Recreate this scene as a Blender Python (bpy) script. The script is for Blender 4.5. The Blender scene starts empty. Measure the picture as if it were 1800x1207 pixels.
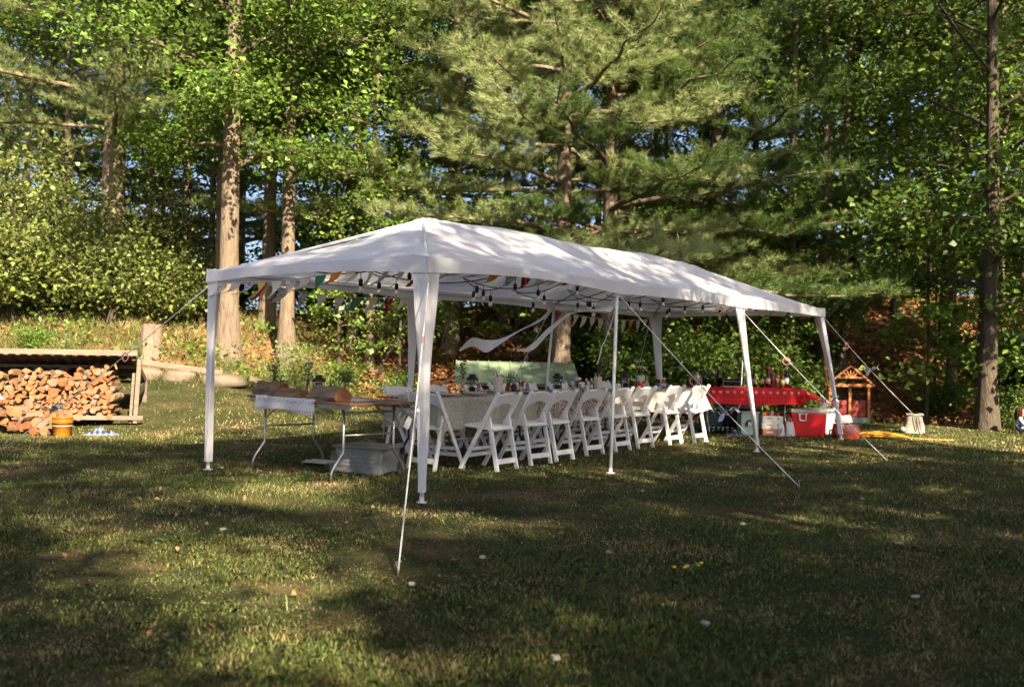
import bpy, math, random
import numpy as np
from mathutils import Vector, Matrix, Euler

# ------------------------------------------------------------------ camera, sky, sun, exposure
scene = bpy.context.scene
col = scene.collection
random.seed(7)
rng = np.random.default_rng(7)
R = math.radians

cam_data = bpy.data.cameras.new('camera')
cam = bpy.data.objects.new('camera', cam_data); col.objects.link(cam)
cam_data.sensor_width = 36.0
cam_data.lens = 34.8
cam_data.clip_start = 0.05
cam_data.clip_end = 2000.0
cam.location = (0.0, 0.0, 1.231)
cam.rotation_euler = Matrix(((0.9998, -0.02, 0.0), (-0.00018, -0.009, -0.99996), (0.02, 0.99976, -0.009))).to_euler()
cam_data.dof.use_dof = True
cam_data.dof.focus_distance = 10.0
cam_data.dof.aperture_fstop = 2.5
scene.camera = cam

SUN_EL = R(37.0)          # the sun stands behind the viewer, to the right
SUN_AZ = R(25.0)          # angle from straight behind the viewer towards the right
to_sun = Vector((math.sin(SUN_AZ)*math.cos(SUN_EL), -math.cos(SUN_AZ)*math.cos(SUN_EL), math.sin(SUN_EL)))
world = bpy.data.worlds.new('World'); scene.world = world; world.use_nodes = True
wn = world.node_tree.nodes; wl = world.node_tree.links
bg = wn['Background']; sky = wn.new('ShaderNodeTexSky'); sky.sky_type = 'NISHITA'; sky.sun_disc = False
sky.sun_elevation = SUN_EL
sky.sun_rotation = math.atan2(to_sun.x, to_sun.y)
sky.air_density = 0.65; sky.dust_density = 3.0; sky.ozone_density = 1.0
wl.new(sky.outputs[0], bg.inputs[0]); bg.inputs[1].default_value = 0.05
sun_data = bpy.data.lights.new('sun', 'SUN'); sun = bpy.data.objects.new('sun', sun_data); col.objects.link(sun)
sun_data.energy = 5.0; sun_data.angle = R(0.53); sun_data.color = (1.0, 0.85, 0.62)
sun.rotation_euler = to_sun.to_track_quat('Z', 'Y').to_euler()
sun.location = (10, -20, 25)
scene.view_settings.view_transform = 'Standard'; scene.view_settings.look = 'None'
scene.view_settings.gamma = 1.0; scene.view_settings.use_curve_mapping = False
scene.view_settings.exposure = 2.35
scene.render.engine = 'CYCLES'
scene.cycles.use_denoising = True
scene.cycles.use_adaptive_sampling = True; scene.cycles.adaptive_threshold = 0.02
scene.cycles.max_bounces = 5; scene.cycles.diffuse_bounces = 2; scene.cycles.transmission_bounces = 5
scene.cycles.transparent_max_bounces = 6
scene.cycles.caustics_reflective = False; scene.cycles.caustics_refractive = False
scene.cycles.sample_clamp_indirect = 6.0

# ------------------------------------------------------------------ helpers
def tag(o, label=None, cat=None, group=None, kind=None):
    if label: o['label'] = label
    if cat: o['category'] = cat
    if group: o['group'] = group
    if kind: o['kind'] = kind
    return o
def thing(name, label, cat, loc=(0, 0, 0), rz=0.0, group=None):
    o = bpy.data.objects.new(name, None); col.objects.link(o)
    o.empty_display_size = 0.1
    o.location = loc; o.rotation_euler = (0, 0, rz)
    return tag(o, label, cat, group)
def link(name, me, parent=None, loc=None):
    o = bpy.data.objects.new(name, me); col.objects.link(o)
    if parent is not None: o.parent = parent
    if loc is not None: o.location = loc
    return o
def copy_tree(o, parent=None):
    c = o.copy(); col.objects.link(c)
    if parent is not None: c.parent = parent
    for ch in list(KIDS.get(o.name, [])) or list(o.children): copy_tree(ch, c)
    return c
KIDS = {}
def np_mesh(name, V, F, mat=None, tint=None, smooth=False):
    """V (n,3), F (m,k) arrays -> mesh datablock"""
    V = np.asarray(V, np.float32); F = np.asarray(F, np.int32)
    me = bpy.data.meshes.new(name); m, k = F.shape
    me.vertices.add(len(V)); me.vertices.foreach_set('co', V.ravel())
    me.loops.add(m*k); me.loops.foreach_set('vertex_index', F.ravel())
    me.polygons.add(m); me.polygons.foreach_set('loop_start', np.arange(0, m*k, k, dtype=np.int32))
    if smooth: me.polygons.foreach_set('use_smooth', np.ones(m, dtype=bool))
    if tint is not None:
        a = me.attributes.new('tint', 'FLOAT', 'POINT'); a.data.foreach_set('value', np.asarray(tint, np.float32))
    me.update(calc_edges=True)
    if mat: me.materials.append(mat)
    return me
def frame_of(d):
    d = Vector(d).normalized()
    up = Vector((0, 0, 1)) if abs(d.z) < 0.95 else Vector((1, 0, 0))
    s = d.cross(up).normalized(); return s, s.cross(d).normalized(), d
class MB:
    def __init__(self): self.v = []; self.f = []; self.mi = []
    def _add(self, vs, fs, m=0):
        b = len(self.v); self.v += [tuple(x) for x in vs]
        self.f += [tuple(b+i for i in f) for f in fs]; self.mi += [m]*len(fs); return self
    def box(self, c, s, rot=None, m=0, taper=1.0):
        M = rot.to_matrix() if isinstance(rot, Euler) else (rot or Matrix.Identity(3))
        c = Vector(c); vs = []
        for z in (-.5, .5):
            k = taper if z > 0 else 1.0
            for x, y in ((-.5, -.5), (.5, -.5), (.5, .5), (-.5, .5)):
                vs.append(c + M @ Vector((x*s[0]*k, y*s[1]*k, z*s[2])))
        return self._add(vs, [(3, 2, 1, 0), (4, 5, 6, 7), (0, 1, 5, 4), (1, 2, 6, 5), (2, 3, 7, 6), (3, 0, 4, 7)], m)
    def bar(self, p0, p1, w, h, up=(0, 0, 1), m=0):
        """a rectangular bar from p0 to p1; w across, h along up"""
        p0 = Vector(p0); p1 = Vector(p1); d = (p1-p0); L = d.length; d = d/L
        u = Vector(up); u = (u - d*u.dot(d)); u = u.normalized() if u.length > 1e-4 else frame_of(d)[1]
        s = d.cross(u)
        return self.box((p0+p1)/2, (w, L, h), Matrix((s, d, u)).transposed(), m)
    def tube(self, pts, r, n=6, m=0, caps=True):
        pts = [Vector(p) for p in pts]; k = len(pts)
        rs = [r]*k if not hasattr(r, '__len__') else r
        vs = []; s0 = None
        for i, p in enumerate(pts):
            d = (pts[min(i+1, k-1)] - pts[max(i-1, 0)])
            if d.length < 1e-9: d = Vector((0, 0, 1))
            d.normalize()
            if s0 is None: s0 = frame_of(d)[0]
            s0 = (s0 - d*s0.dot(d)); s0 = s0.normalized() if s0.length > 1e-5 else frame_of(d)[0]
            u = d.cross(s0)
            for j in range(n):
                a = 2*math.pi*j/n; vs.append(p + (s0*math.cos(a) + u*math.sin(a))*rs[i])
        fs = [(i*n+j, i*n+(j+1) % n, (i+1)*n+(j+1) % n, (i+1)*n+j) for i in range(k-1) for j in range(n)]
        if caps: fs += [tuple(range(n-1, -1, -1)), tuple((k-1)*n+j for j in range(n))]
        return self._add(vs, fs, m)
    def lathe(self, prof, n=14, c=(0, 0, 0), m=0, rot=None):
        c = Vector(c); vs = []; k = len(prof)
        for r, z in prof:
            for j in range(n):
                a = 2*math.pi*j/n; q = Vector((r*math.cos(a), r*math.sin(a), z))
                vs.append(c + (rot @ q if rot else q))
        fs = [(i*n+j, i*n+(j+1) % n, (i+1)*n+(j+1) % n, (i+1)*n+j) for i in range(k-1) for j in range(n)]
        if prof[0][0] > 1e-4: fs.append(tuple(range(n-1, -1, -1)))
        if prof[-1][0] > 1e-4: fs.append(tuple((k-1)*n+j for j in range(n)))
        return self._add(vs, fs, m)
    def prism(self, poly, M, d, m=0):
        """poly: 2-d points in the plane of 4x4 M (x,y), extruded by d along its z"""
        n = len(poly); vs = [M @ Vector((x, y, 0)) for x, y in poly] + [M @ Vector((x, y, d)) for x, y in poly]
        fs = [tuple(range(n-1, -1, -1)), tuple(range(n, 2*n))] + [(i, (i+1) % n, n+(i+1) % n, n+i) for i in range(n)]
        return self._add(vs, fs, m)
    def grid(self, fn, nu, nv, m=0, closed_u=False):
        vs = [fn(i/nu, j/nv) for i in range(nu+1) for j in range(nv+1)]
        fs = [(i*(nv+1)+j, (i+1)*(nv+1)+j, (i+1)*(nv+1)+j+1, i*(nv+1)+j+1) for i in range(nu) for j in range(nv)]
        return self._add(vs, fs, m)
    def ico(self, c, s, n=8, k=5, m=0):
        prof = [(max(1e-5, math.sin(math.pi*i/k)), -math.cos(math.pi*i/k)) for i in range(k+1)]
        c = Vector(c); vs = []
        for r, z in prof:
            for j in range(n):
                a = 2*math.pi*j/n; vs.append((c.x+r*s[0]*math.cos(a), c.y+r*s[1]*math.sin(a), c.z+z*s[2]))
        fs = [(i*n+j, i*n+(j+1) % n, (i+1)*n+(j+1) % n, (i+1)*n+j) for i in range(k) for j in range(n)]
        return self._add(vs, fs, m)
    def mesh(self, name, mats, smooth=False):
        me = bpy.data.meshes.new(name); me.from_pydata(self.v, [], self.f)
        for mt in (mats if isinstance(mats, (list, tuple)) else [mats]): me.materials.append(mt)
        if any(self.mi): me.polygons.foreach_set('material_index', self.mi)
        if smooth: me.polygons.foreach_set('use_smooth', [True]*len(self.f))
        me.update(); return me
    def build(self, name, mats, parent=None, smooth=False, bevel=0.0, sub=0, solid=0.0, loc=None):
        o = link(name, self.mesh(name, mats, smooth), parent, loc)
        if solid:
            md = o.modifiers.new('solid', 'SOLIDIFY'); md.thickness = solid; md.offset = 0
        if bevel:
            md = o.modifiers.new('bevel', 'BEVEL'); md.width = bevel; md.segments = 2; md.limit_method = 'ANGLE'
        if sub:
            md = o.modifiers.new('sub', 'SUBSURF'); md.levels = sub; md.render_levels = sub
        return o
def smoothstep(a, b, x):
    t = np.clip((np.asarray(x, float)-a)/(b-a), 0, 1); return t*t*(3-2*t)
def fbm(x, y, s=1.0, seed=0):
    r = np.random.default_rng(seed); z = 0
    for i in range(6):
        a = r.uniform(0, 6.28); f = s*(1.7**i)*r.uniform(.8, 1.2); p = r.uniform(0, 6.28)
        z = z + np.sin((x*math.cos(a)+y*math.sin(a))*f+p)/(1.5**i)
    return z/2.6
def catenary(a, b, sag, n=10):
    a = Vector(a); b = Vector(b)
    return [a.lerp(b, i/n) - Vector((0, 0, sag*4*(i/n)*(1-i/n))) for i in range(n+1)]

# ------------------------------------------------------------------ materials
MATS = {}
class NT:
    def __init__(self, name):
        self.m = bpy.data.materials.new(name); self.m.use_nodes = True
        self.t = self.m.node_tree; self.n = self.t.nodes; self.b = self.n['Principled BSDF']; self.out = self.n['Material Output']
        MATS[name] = self.m
    def new(self, t, **kw):
        n = self.n.new(t)
        for k, v in kw.items(): setattr(n, k, v)
        return n
    def l(self, a, b): self.t.links.new(a, b)
    def coord(self, kind='Object', scale=(1, 1, 1), rot=(0, 0, 0)):
        c = self.new('ShaderNodeTexCoord'); mp = self.new('ShaderNodeMapping')
        mp.inputs['Scale'].default_value = scale; mp.inputs['Rotation'].default_value = rot
        self.l(c.outputs[kind], mp.inputs[0]); return mp.outputs[0]
    def world(self):
        g = self.new('ShaderNodeNewGeometry'); return g.outputs['Position']
    def noise(self, vec, scale, detail=4, rough=.55, dist=0.0):
        n = self.new('ShaderNodeTexNoise'); n.inputs['Scale'].default_value = scale; n.inputs['Detail'].default_value = detail
        n.inputs['Roughness'].default_value = rough; n.inputs['Distortion'].default_value = dist
        if vec is not None: self.l(vec, n.inputs['Vector'])
        return n.outputs['Fac']
    def ramp(self, fac, stops):
        r = self.new('ShaderNodeValToRGB'); e = r.color_ramp.elements
        while len(e) < len(stops): e.new(0.5)
        for i, (p, c) in enumerate(stops): e[i].position = p; e[i].color = (*c, 1) if len(c) == 3 else c
        self.l(fac, r.inputs[0]); return r.outputs[0]
    def mix(self, fac, a, b, mode='MIX'):
        n = self.new('ShaderNodeMix', data_type='RGBA', blend_type=mode)
        for s, v in ((0, fac), (6, a), (7, b)):
            if hasattr(v, 'is_linked') or hasattr(v, 'links'): self.l(v, n.inputs[s])
            else: n.inputs[s].default_value = (*v, 1) if s and len(v) == 3 else v
        return n.outputs[2]
    def math(self, op, a, b=None, c=None):
        n = self.new('ShaderNodeMath', operation=op)
        for i, v in enumerate((a, b, c)):
            if v is None: continue
            if hasattr(v, 'links'): self.l(v, n.inputs[i])
            else: n.inputs[i].default_value = v
        return n.outputs[0]
    def bump(self, h, strength=.3, dist=.02):
        b = self.new('ShaderNodeBump'); b.inputs['Strength'].default_value = strength; b.inputs['Distance'].default_value = dist
        self.l(h, b.inputs['Height']); self.l(b.outputs[0], self.b.inputs['Normal']); return b.outputs[0]
    def base(self, c):
        if hasattr(c, 'links'): self.l(c, self.b.inputs['Base Color'])
        else: self.b.inputs['Base Color'].default_value = (*c, 1)
    def set(self, rough=.6, metal=0.0, spec=.4, trans=0.0):
        self.b.inputs['Roughness'].default_value = rough; self.b.inputs['Metallic'].default_value = metal
        self.b.inputs['Specular IOR Level'].default_value = spec; self.b.inputs['Transmission Weight'].default_value = trans
        return self
    def translucent(self, colour, fac, normal=None):
        t = self.new('ShaderNodeBsdfTranslucent'); mx = self.new('ShaderNodeMixShader'); mx.inputs[0].default_value = fac
        if hasattr(colour, 'links'): self.l(colour, t.inputs[0])
        else: t.inputs[0].default_value = (*colour, 1)
        if normal is not None: self.l(normal, t.inputs['Normal'])
        self.l(self.b.outputs[0], mx.inputs[1]); self.l(t.outputs[0], mx.inputs[2]); self.l(mx.outputs[0], self.out.inputs['Surface'])
def plain(name, c1, c2=None, scale=8, rough=.6, metal=0., spec=.4, bump=0., bscale=None, coords='Object', detail=4, stretch=(1, 1, 1), bd=.01):
    t = NT(name); t.set(rough, metal, spec)
    v = t.coord(coords, stretch)
    c2 = c2 or tuple(x*.78 for x in c1)
    t.base(t.ramp(t.noise(v, scale, detail), [(.3, c2), (.7, c1)]))
    if bump: t.bump(t.noise(v, bscale or scale*3, 5), bump, bd)
    return t.m
def leafmat(name, dark, mid, light, tr=.35, trc=None, rough=.45, var=.12):
    t = NT(name); t.set(rough, 0, .35)
    a = t.new('ShaderNodeAttribute', attribute_name='tint').outputs['Fac']
    oi = t.new('ShaderNodeObjectInfo').outputs['Random']
    f = t.math('ADD', a, t.math('MULTIPLY', t.math('SUBTRACT', oi, .5), var*2))
    c = t.ramp(f, [(.0, dark), (.5, mid), (1., light)])
    t.base(c)
    t.translucent(t.mix(.6, c, trc or tuple(x*1.3 for x in light)), tr)
    return t.m

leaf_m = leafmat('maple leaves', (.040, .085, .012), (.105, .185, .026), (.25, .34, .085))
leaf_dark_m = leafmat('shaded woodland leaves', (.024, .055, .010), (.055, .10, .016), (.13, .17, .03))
leaf_pale_m = leafmat('pale shrub leaves', (.07, .10, .018), (.155, .19, .048), (.28, .31, .11))
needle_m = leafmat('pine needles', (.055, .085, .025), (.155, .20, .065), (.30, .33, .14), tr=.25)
needle_shaded_m = leafmat('shaded pine needles', (.030, .062, .014), (.065, .115, .025), (.13, .175, .045), tr=.25)  # darker copy of the pine needles, with shade put into the colour
litter_m = leafmat('fallen leaves', (.10, .045, .018), (.26, .12, .05), (.42, .24, .12), tr=.1, rough=.7)
weed_m = leafmat('weed leaves', (.05, .085, .02), (.10, .15, .04), (.19, .22, .07), tr=.3)

def bark(name, c1, c2, c3, sc=1.0):
    t = NT(name); t.set(.85, 0, .2)
    v = t.coord('Object', (9*sc, 9*sc, 1.5*sc))
    n1 = t.noise(v, 2.2, 7, .65, .6); n2 = t.noise(t.coord('Object'), 1.3, 3)
    c = t.ramp(n1, [(.32, c3), (.5, c1), (.75, c2)])
    t.base(t.mix(t.math('MULTIPLY', n2, .4), c, tuple(x*1.15 for x in c2)))
    t.bump(n1, 1.0, .06); return t.m
bark_pale = bark('smooth pale bark', (.14, .104, .074), (.20, .152, .11), (.062, .045, .032), .9)
bark_pine = bark('furrowed pine bark', (.17, .125, .09), (.26, .20, .15), (.06, .042, .03))
bark_dark = bark('dark bark', (.065, .05, .037), (.12, .095, .07), (.028, .021, .016))

def ground_material():
    t = NT('lawn and forest floor'); t.set(.95, 0, .1)
    p = t.world()
    lawn = t.ramp(t.noise(p, 1.1, 6, .65), [(.30, (.018, .026, .007)), (.50, (.050, .050, .020)), (.66, (.13, .085, .045)), (.84, (.23, .145, .085))])
    fine = t.ramp(t.noise(p, 30, 5, .7), [(.35, (.45, .45, .45)), (.65, (1.15, 1.15, 1.15))])
    lawn = t.mix(1.0, lawn, fine, 'MULTIPLY')
    lit = t.ramp(t.noise(p, 16, 6, .75), [(.25, (.05, .025, .012)), (.5, (.20, .09, .04)), (.75, (.34, .18, .09))])
    moss = t.ramp(t.noise(p, .8, 4), [(.52, (0, 0, 0)), (.62, (1, 1, 1))])
    lit = t.mix(t.math('MULTIPLY', moss, .55), lit, (.06, .07, .02))
    a = t.new('ShaderNodeAttribute', attribute_name='tint').outputs['Fac']
    t.base(t.mix(a, lawn, lit))
    t.bump(t.noise(p, 40, 6, .7), .8, .03); return t.m
ground_m = ground_material()
def grass_material():
    t = NT('lawn grass'); t.set(.6, 0, .25)
    p = t.world()
    a = t.new('ShaderNodeAttribute', attribute_name='tint').outputs['Fac']
    g = t.ramp(a, [(0, (.016, .034, .006)), (.5, (.078, .104, .021)), (1, (.25, .245, .075))])
    d = t.ramp(a, [(0, (.11, .075, .032)), (.5, (.42, .29, .145)), (1, (.62, .46, .255))])
    n = t.math('ADD', t.noise(p, .9, 5, .6), t.math('MULTIPLY', t.math('SUBTRACT', t.noise(p, 7, 3), .5), .5))
    f = t.ramp(t.math('ADD', n, t.math('MULTIPLY', t.math('SUBTRACT', a, .5), .12)), [(.51, (0, 0, 0)), (.76, (1, 1, 1))])
    c = t.mix(f, g, d); t.base(c); t.translucent(c, .2); return t.m
grass_m = grass_material()

def fabric(name, c, tr=.25, bump=.25, bscale=60):
    t = NT(name); t.set(.75, 0, .25)
    v = t.coord('Object'); n = t.noise(v, 1.6, 4)
    cc = t.ramp(n, [(.3, tuple(x*.93 for x in c)), (.7, c)]); t.base(cc)
    w = t.new('ShaderNodeTexWave'); w.inputs['Scale'].default_value = bscale; w.inputs['Distortion'].default_value = 1.5
    t.l(v, w.inputs['Vector'])
    nr = t.bump(t.mix(.5, t.noise(t.coord('Object', (1, 5, 1)), 3.0, 5), w.outputs['Fac']), bump, .01)
    t.translucent(cc, tr); return t.m
tent_m = fabric('white tent fabric', (.80, .79, .85), .28)
tent_in = fabric('white sleeve fabric', (.79, .77, .80), .2)
white_plastic = plain('white resin', (.82, .81, .82), (.74, .73, .74), 4, .38, 0, .5, .05, 40)
white_steel = plain('white painted steel', (.76, .76, .78), (.62, .61, .62), 9, .35, 0, .5)
rope_m = plain('white guy rope', (.74, .71, .68), (.55, .52, .50), 60, .8)
pink_m = plain('pink plastic', (.62, .22, .24), None, 8, .35)
foil_m = plain('silver ribbon', (.78, .78, .86), (.5, .48, .6), 30, .3, .35)
black_m = plain('black rubber', (.015, .015, .017), None, 8, .5)
black_metal = plain('black painted metal', (.02, .022, .024), None, 8, .4, .2)
steel_m = plain('grey steel tube', (.42, .41, .40), (.30, .29, .28), 12, .32, .8)
def glassy(name, c, rough=.03, tr=1.0):
    t = NT(name); t.base(c); t.set(rough, 0, .5, tr); t.b.inputs['IOR'].default_value = 1.45; return t.m
glass_m = glassy('clear glass', (.93, .96, .95)); bulb_glass = glassy('bulb glass', (.98, .92, .80))
amber_glass = glassy('amber glass', (.62, .16, .03), .05, .8); green_glass = glassy('dark green glass', (.012, .03, .015), .06, .35)
dark_glass = glassy('dark wine glass', (.02, .008, .008), .06, .3); sauce_m = plain('red hot sauce', (.45, .07, .015), None, 8, .15)
green_sauce = plain('green hot sauce', (.16, .22, .03), None, 8, .15)
clear_wine = glassy('white wine glass', (.75, .62, .30), .05, .8); rose_glass = glassy('rose wine', (.6, .05, .10), .05, .6)
def wood(name, c1, c2, stretch=(1, 12, 12), rough=.6, sc=3.0, spec=.3):
    t = NT(name); t.set(rough, 0, spec); v = t.coord('Object', stretch); n = t.noise(v, sc, 6, .6, .7)
    t.base(t.ramp(n, [(.3, c2), (.68, c1)])); t.bump(n, .35, .01); return t.m
weathered = wood('weathered grey timber', (.19, .15, .11), (.10, .078, .057))
old_dark = wood('dark weathered timber', (.13, .10, .075), (.06, .046, .035))
tabletop_m = wood('varnished table wood', (.20, .085, .045), (.11, .045, .025), (2, 14, 14), .3, 2.0, .5)
cedar_m = wood('cedar wood', (.40, .155, .055), (.24, .085, .03))
log_end = plain('cut log end', (.26, .125, .055), (.155, .066, .028), 18, .8, 0, .2, .3, 40)
log_end_red = plain('fresh red log end', (.26, .085, .032), (.15, .045, .017), 18, .8, 0, .2, .3, 40)
log_split = wood('split log face', (.21, .12, .06), (.115, .058, .028), (10, 1.2, 10), .8)
log_bark = wood('log bark', (.22, .155, .105), (.095, .065, .045), (9, 1.5, 9), .9)

# ------------------------------------------------------------------ terrain: a level lawn with a leaf-strewn bank behind it
XS = np.array([-14, -8, -5.5, -4.5, -3, 0, 3, 6, 10, 16.])
YB = np.interp
def foot(x): return np.interp(x, XS, [16.8, 16.9, 17.1, 17.6, 18.0, 18.8, 19.4, 20.0, 19.6, 19.0])
def wid(x): return np.interp(x, XS, [5, 5, 5.5, 6.5, 8, 9, 9, 8.5, 8, 8])
def high(x): return np.interp(x, XS, [1.5, 1.4, 1.3, 1.4, 2.0, 2.5, 2.8, 3.1, 3.0, 3.0])
def rise(x): return np.interp(x, XS, [.8, .75, .66, .5, .22, .06, 0, 0, 0, 0])
def gz(x, y):
    x = np.asarray(x, float); y = np.asarray(y, float)
    z = rise(x)*smoothstep(13.6, 17.4, y)
    s = smoothstep(0, 1, (y-foot(x))/wid(x))
    z = z + high(x)*s + .02*np.clip(y-foot(x)-wid(x), 0, 14)
    z = z + s*.10*fbm(x, y, 1.1, 3) + .012*fbm(x, y, 2.0, 5)
    far = smoothstep(38, 75, y); side = smoothstep(24, 45, np.abs(x))
    return z*(1-far)*(1-side)
def G(x, y, dz=0.0): return (x, y, float(gz(x, y))+dz)
gx = np.concatenate([[-900, -300, -120, -60, -40, -28, -22, -18], np.arange(-15, 17.01, .25), [19, 22, 26, 34, 45, 70, 140, 300, 900]])
gy = np.concatenate([[-900, -300, -120, -50, -25, -12, -5], np.arange(-2, 40.01, .25), [42, 45, 49, 54, 60, 68, 80, 110, 200, 400, 900]])
GX, GY = np.meshgrid(gx, gy, indexing='ij'); GZ = gz(GX, GY)
nx, ny = GX.shape; idx = np.arange(nx*ny).reshape(nx, ny)
F = np.stack([idx[:-1, :-1], idx[1:, :-1], idx[1:, 1:], idx[:-1, 1:]], -1).reshape(-1, 4)
litter_mask = smoothstep(-.35, .45, (GY-foot(GX)) + .25*fbm(GX, GY, 1.7, 9))
litter_mask = litter_mask*np.clip(1-smoothstep(-3.4, -5.0, GX)*0-np.where(GX < -4.2, .75*smoothstep(-.6, .5, fbm(GX, GY, 1.3, 61)+.35), 0), 0, 1)
me = np_mesh('ground', np.stack([GX, GY, GZ], -1).reshape(-1, 3), F, ground_m, litter_mask.ravel(), True)
ground = tag(link('ground', me), 'lawn running into a leaf covered woodland bank', kind='structure')

# ------------------------------------------------------------------ grass and leaf litter (nobody could count it)
def blades(P, h, w, lean, segs=2):
    n = len(P); a = rng.uniform(0, 2*np.pi, n); b = rng.uniform(0, 2*np.pi, n)
    s = np.stack([np.cos(a), np.sin(a), np.zeros(n)], -1)*w[:, None]*.5
    l = np.stack([np.cos(b), np.sin(b), np.zeros(n)], -1)*(lean*h)[:, None]
    up = np.zeros((n, 3)); up[:, 2] = h
    if segs == 1:
        V = np.stack([P-s, P+s, P+l+up*np.sqrt(np.clip(1-lean**2*.6, .1, 1))[:, None]], 1)
        F = np.arange(n*3).reshape(n, 3); return V.reshape(-1, 3), F, 3
    m = P+l*.3+up*.55; t = P+l+up*np.clip(1-lean*.45, .3, 1)[:, None]
    V = np.stack([P-s, P+s, m+s*.75, t, m-s*.75], 1).reshape(-1, 3)
    F = np.arange(n*5).reshape(n, 5); return V, F, 5
def lawn_points(y0, y1, dens):
    n = int(dens*((y1*y1-y0*y0)*.56+2.4*(y1-y0)))
    y = rng.uniform(y0, y1, n); k = rng.uniform(0, 1, n) < (.56*y+1.2)/(.56*y1+1.2); y = y[k]; n = len(y); x = (.56*y+1.2)*rng.uniform(-1, 1, n)
    keep = y < foot(x)-.1+.5*fbm(x, y, 2.5, 11)
    thin = fbm(x, y, 2.3, 21)+.6*fbm(x, y, 7, 22)
    keep &= rng.uniform(-1.5, 1.0, n) < thin + .55
    return x[keep], y[keep]
def add_grass(name, zones, label):
    for segs in (2, 1):
        Vs, Fs, Ts, off = [], [], [], 0
        for (y0, y1, dens, h0, w0, sg) in zones:
            if sg != segs: continue
            x, y = lawn_points(y0, y1, dens); n = len(x)
            tall = np.clip(.75+.55*fbm(x, y, 1.6, 31)+.3*fbm(x, y, 6, 32), .35, 1.7)
            h = h0*tall*rng.uniform(.5, 1.25, n); w = w0*rng.uniform(.7, 1.3, n)
            P = np.stack([x, y, gz(x, y)-.004], -1)
            V, F_, k = blades(P, h, w, rng.uniform(.2, 1.1, n), sg)
            Vs.append(V); Fs.append(F_+off); off += len(V); Ts.append(np.repeat(np.clip(rng.normal(.5, .22, n), 0, 1), k))
        if Vs:
            me = np_mesh(name, np.concatenate(Vs), np.concatenate(Fs), grass_m, np.concatenate(Ts))
            tag(link(name, me), label[2-segs], 'grass', kind='stuff')
add_grass('grass', [(1.9, 4.5, 9500, .038, .0038, 2), (4.5, 6.5, 5600, .038, .0045, 2), (6.5, 9.5, 3000, .040, .0065, 1),
                    (9.5, 13.5, 1500, .042, .010, 1), (13.5, 20.5, 600, .05, .017, 1)],
          ['short patchy lawn grass in the foreground', 'short patchy lawn grass around the tent and beyond'])
# taller weedy tufts dotted over the lawn
n = 170
y = np.sqrt(rng.uniform(3.2**2, 17**2, n)); x = y*rng.uniform(-.58, .58, n)
px = np.repeat(x, 14)+rng.normal(0, .05, n*14); py = np.repeat(y, 14)+rng.normal(0, .05, n*14)
V, F_, k = blades(np.stack([px, py, gz(px, py)], -1), rng.uniform(.04, .10, n*14), rng.uniform(.003, .0055, n*14), rng.uniform(.1, .9, n*14), 2)
tag(link('grass_tufts', np_mesh('grass_tufts', V, F_, weed_m, np.repeat(np.clip(rng.normal(.45, .25, n*14), 0, 1), k))),
    'taller green weed tufts dotted over the lawn', 'grass', kind='stuff')

def leaf_cards(P, L, W, up_bias=.6, fold=.18, dirs=None, pointy=.1):
    n = len(P)
    N = rng.normal(0, 1, (n, 3)); N[:, 2] = np.abs(N[:, 2])*.6+up_bias*1.6; N /= np.linalg.norm(N, axis=1)[:, None]
    D = rng.normal(0, 1, (n, 3)) if dirs is None else dirs+rng.normal(0, .6, (n, 3))
    D -= N*np.sum(D*N, 1)[:, None]; D /= np.linalg.norm(D, axis=1)[:, None]+1e-9
    S = np.cross(D, N); L = np.asarray(L)[:, None]; W = np.asarray(W)[:, None]
    V = np.stack([P-D*L*.5, P+S*W*.5+D*L*pointy*-.3+N*W*fold, P+D*L*.5-N*L*.12, P-S*W*.5+D*L*pointy*-.3+N*W*fold], 1)
    return V.reshape(-1, 3), np.arange(n*4).reshape(n, 4)
n = 52000
x = rng.uniform(-13, 17, n); y = rng.uniform(16.5, 30, n)
k = (y > foot(x)-.3+.4*fbm(x, y, 2, 41)) & (np.abs(x) < y*.62+1) & (rng.uniform(0, 1, n) < np.clip(1.25-(y-18)*.05, .3, 1)*np.where(x < -4.0, .28, 1.0))
x = x[k]; y = y[k]; n = len(x)
V, F_ = leaf_cards(np.stack([x, y, gz(x, y)+rng.uniform(.005, .05, n)], -1), rng.uniform(.07, .15, n), rng.uniform(.05, .10, n), .7, .25)
tag(link('leaf_litter', np_mesh('leaf_litter', V, F_, litter_m, np.repeat(np.clip(rng.normal(.5, .25, n), 0, 1), 4))),
    'orange brown fallen leaves covering the woodland bank', 'leaves', kind='stuff')
n = 320
y = np.sqrt(rng.uniform(3.3**2, 16.5**2, n)); x = y*rng.uniform(-.58, .58, n)
V, F_ = leaf_cards(np.stack([x, y, gz(x, y)+rng.uniform(.01, .04, n)], -1), rng.uniform(.03, .06, n), rng.uniform(.02, .035, n), .7, .3)
tag(link('fallen_leaves', np_mesh('fallen_leaves', V, F_, litter_m, np.repeat(np.clip(rng.normal(.5, .3, n), 0, 1), 4))),
    'scattered dry leaves lying on the lawn', 'leaves', kind='stuff')
# dry and green grass growing on the left bank
n = 26000
x = rng.uniform(-12, -3.6, n); y = foot(x)+rng.uniform(-.3, 4.6, n); k = fbm(x, y, 1.3, 61) > rng.uniform(-.9, .35, n); x = x[k]; y = y[k]; n = len(x)
V, F_, k = blades(np.stack([x, y, gz(x, y)], -1), rng.uniform(.08, .28, n), rng.uniform(.008, .016, n), rng.uniform(.3, 1.0, n), 1)
tag(link('bank_grass', np_mesh('bank_grass', V, F_, grass_m, np.repeat(np.clip(rng.normal(.55, .25, n), 0, 1), k))), 'longer dry grass growing on the left bank', 'grass', kind='stuff')
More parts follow.
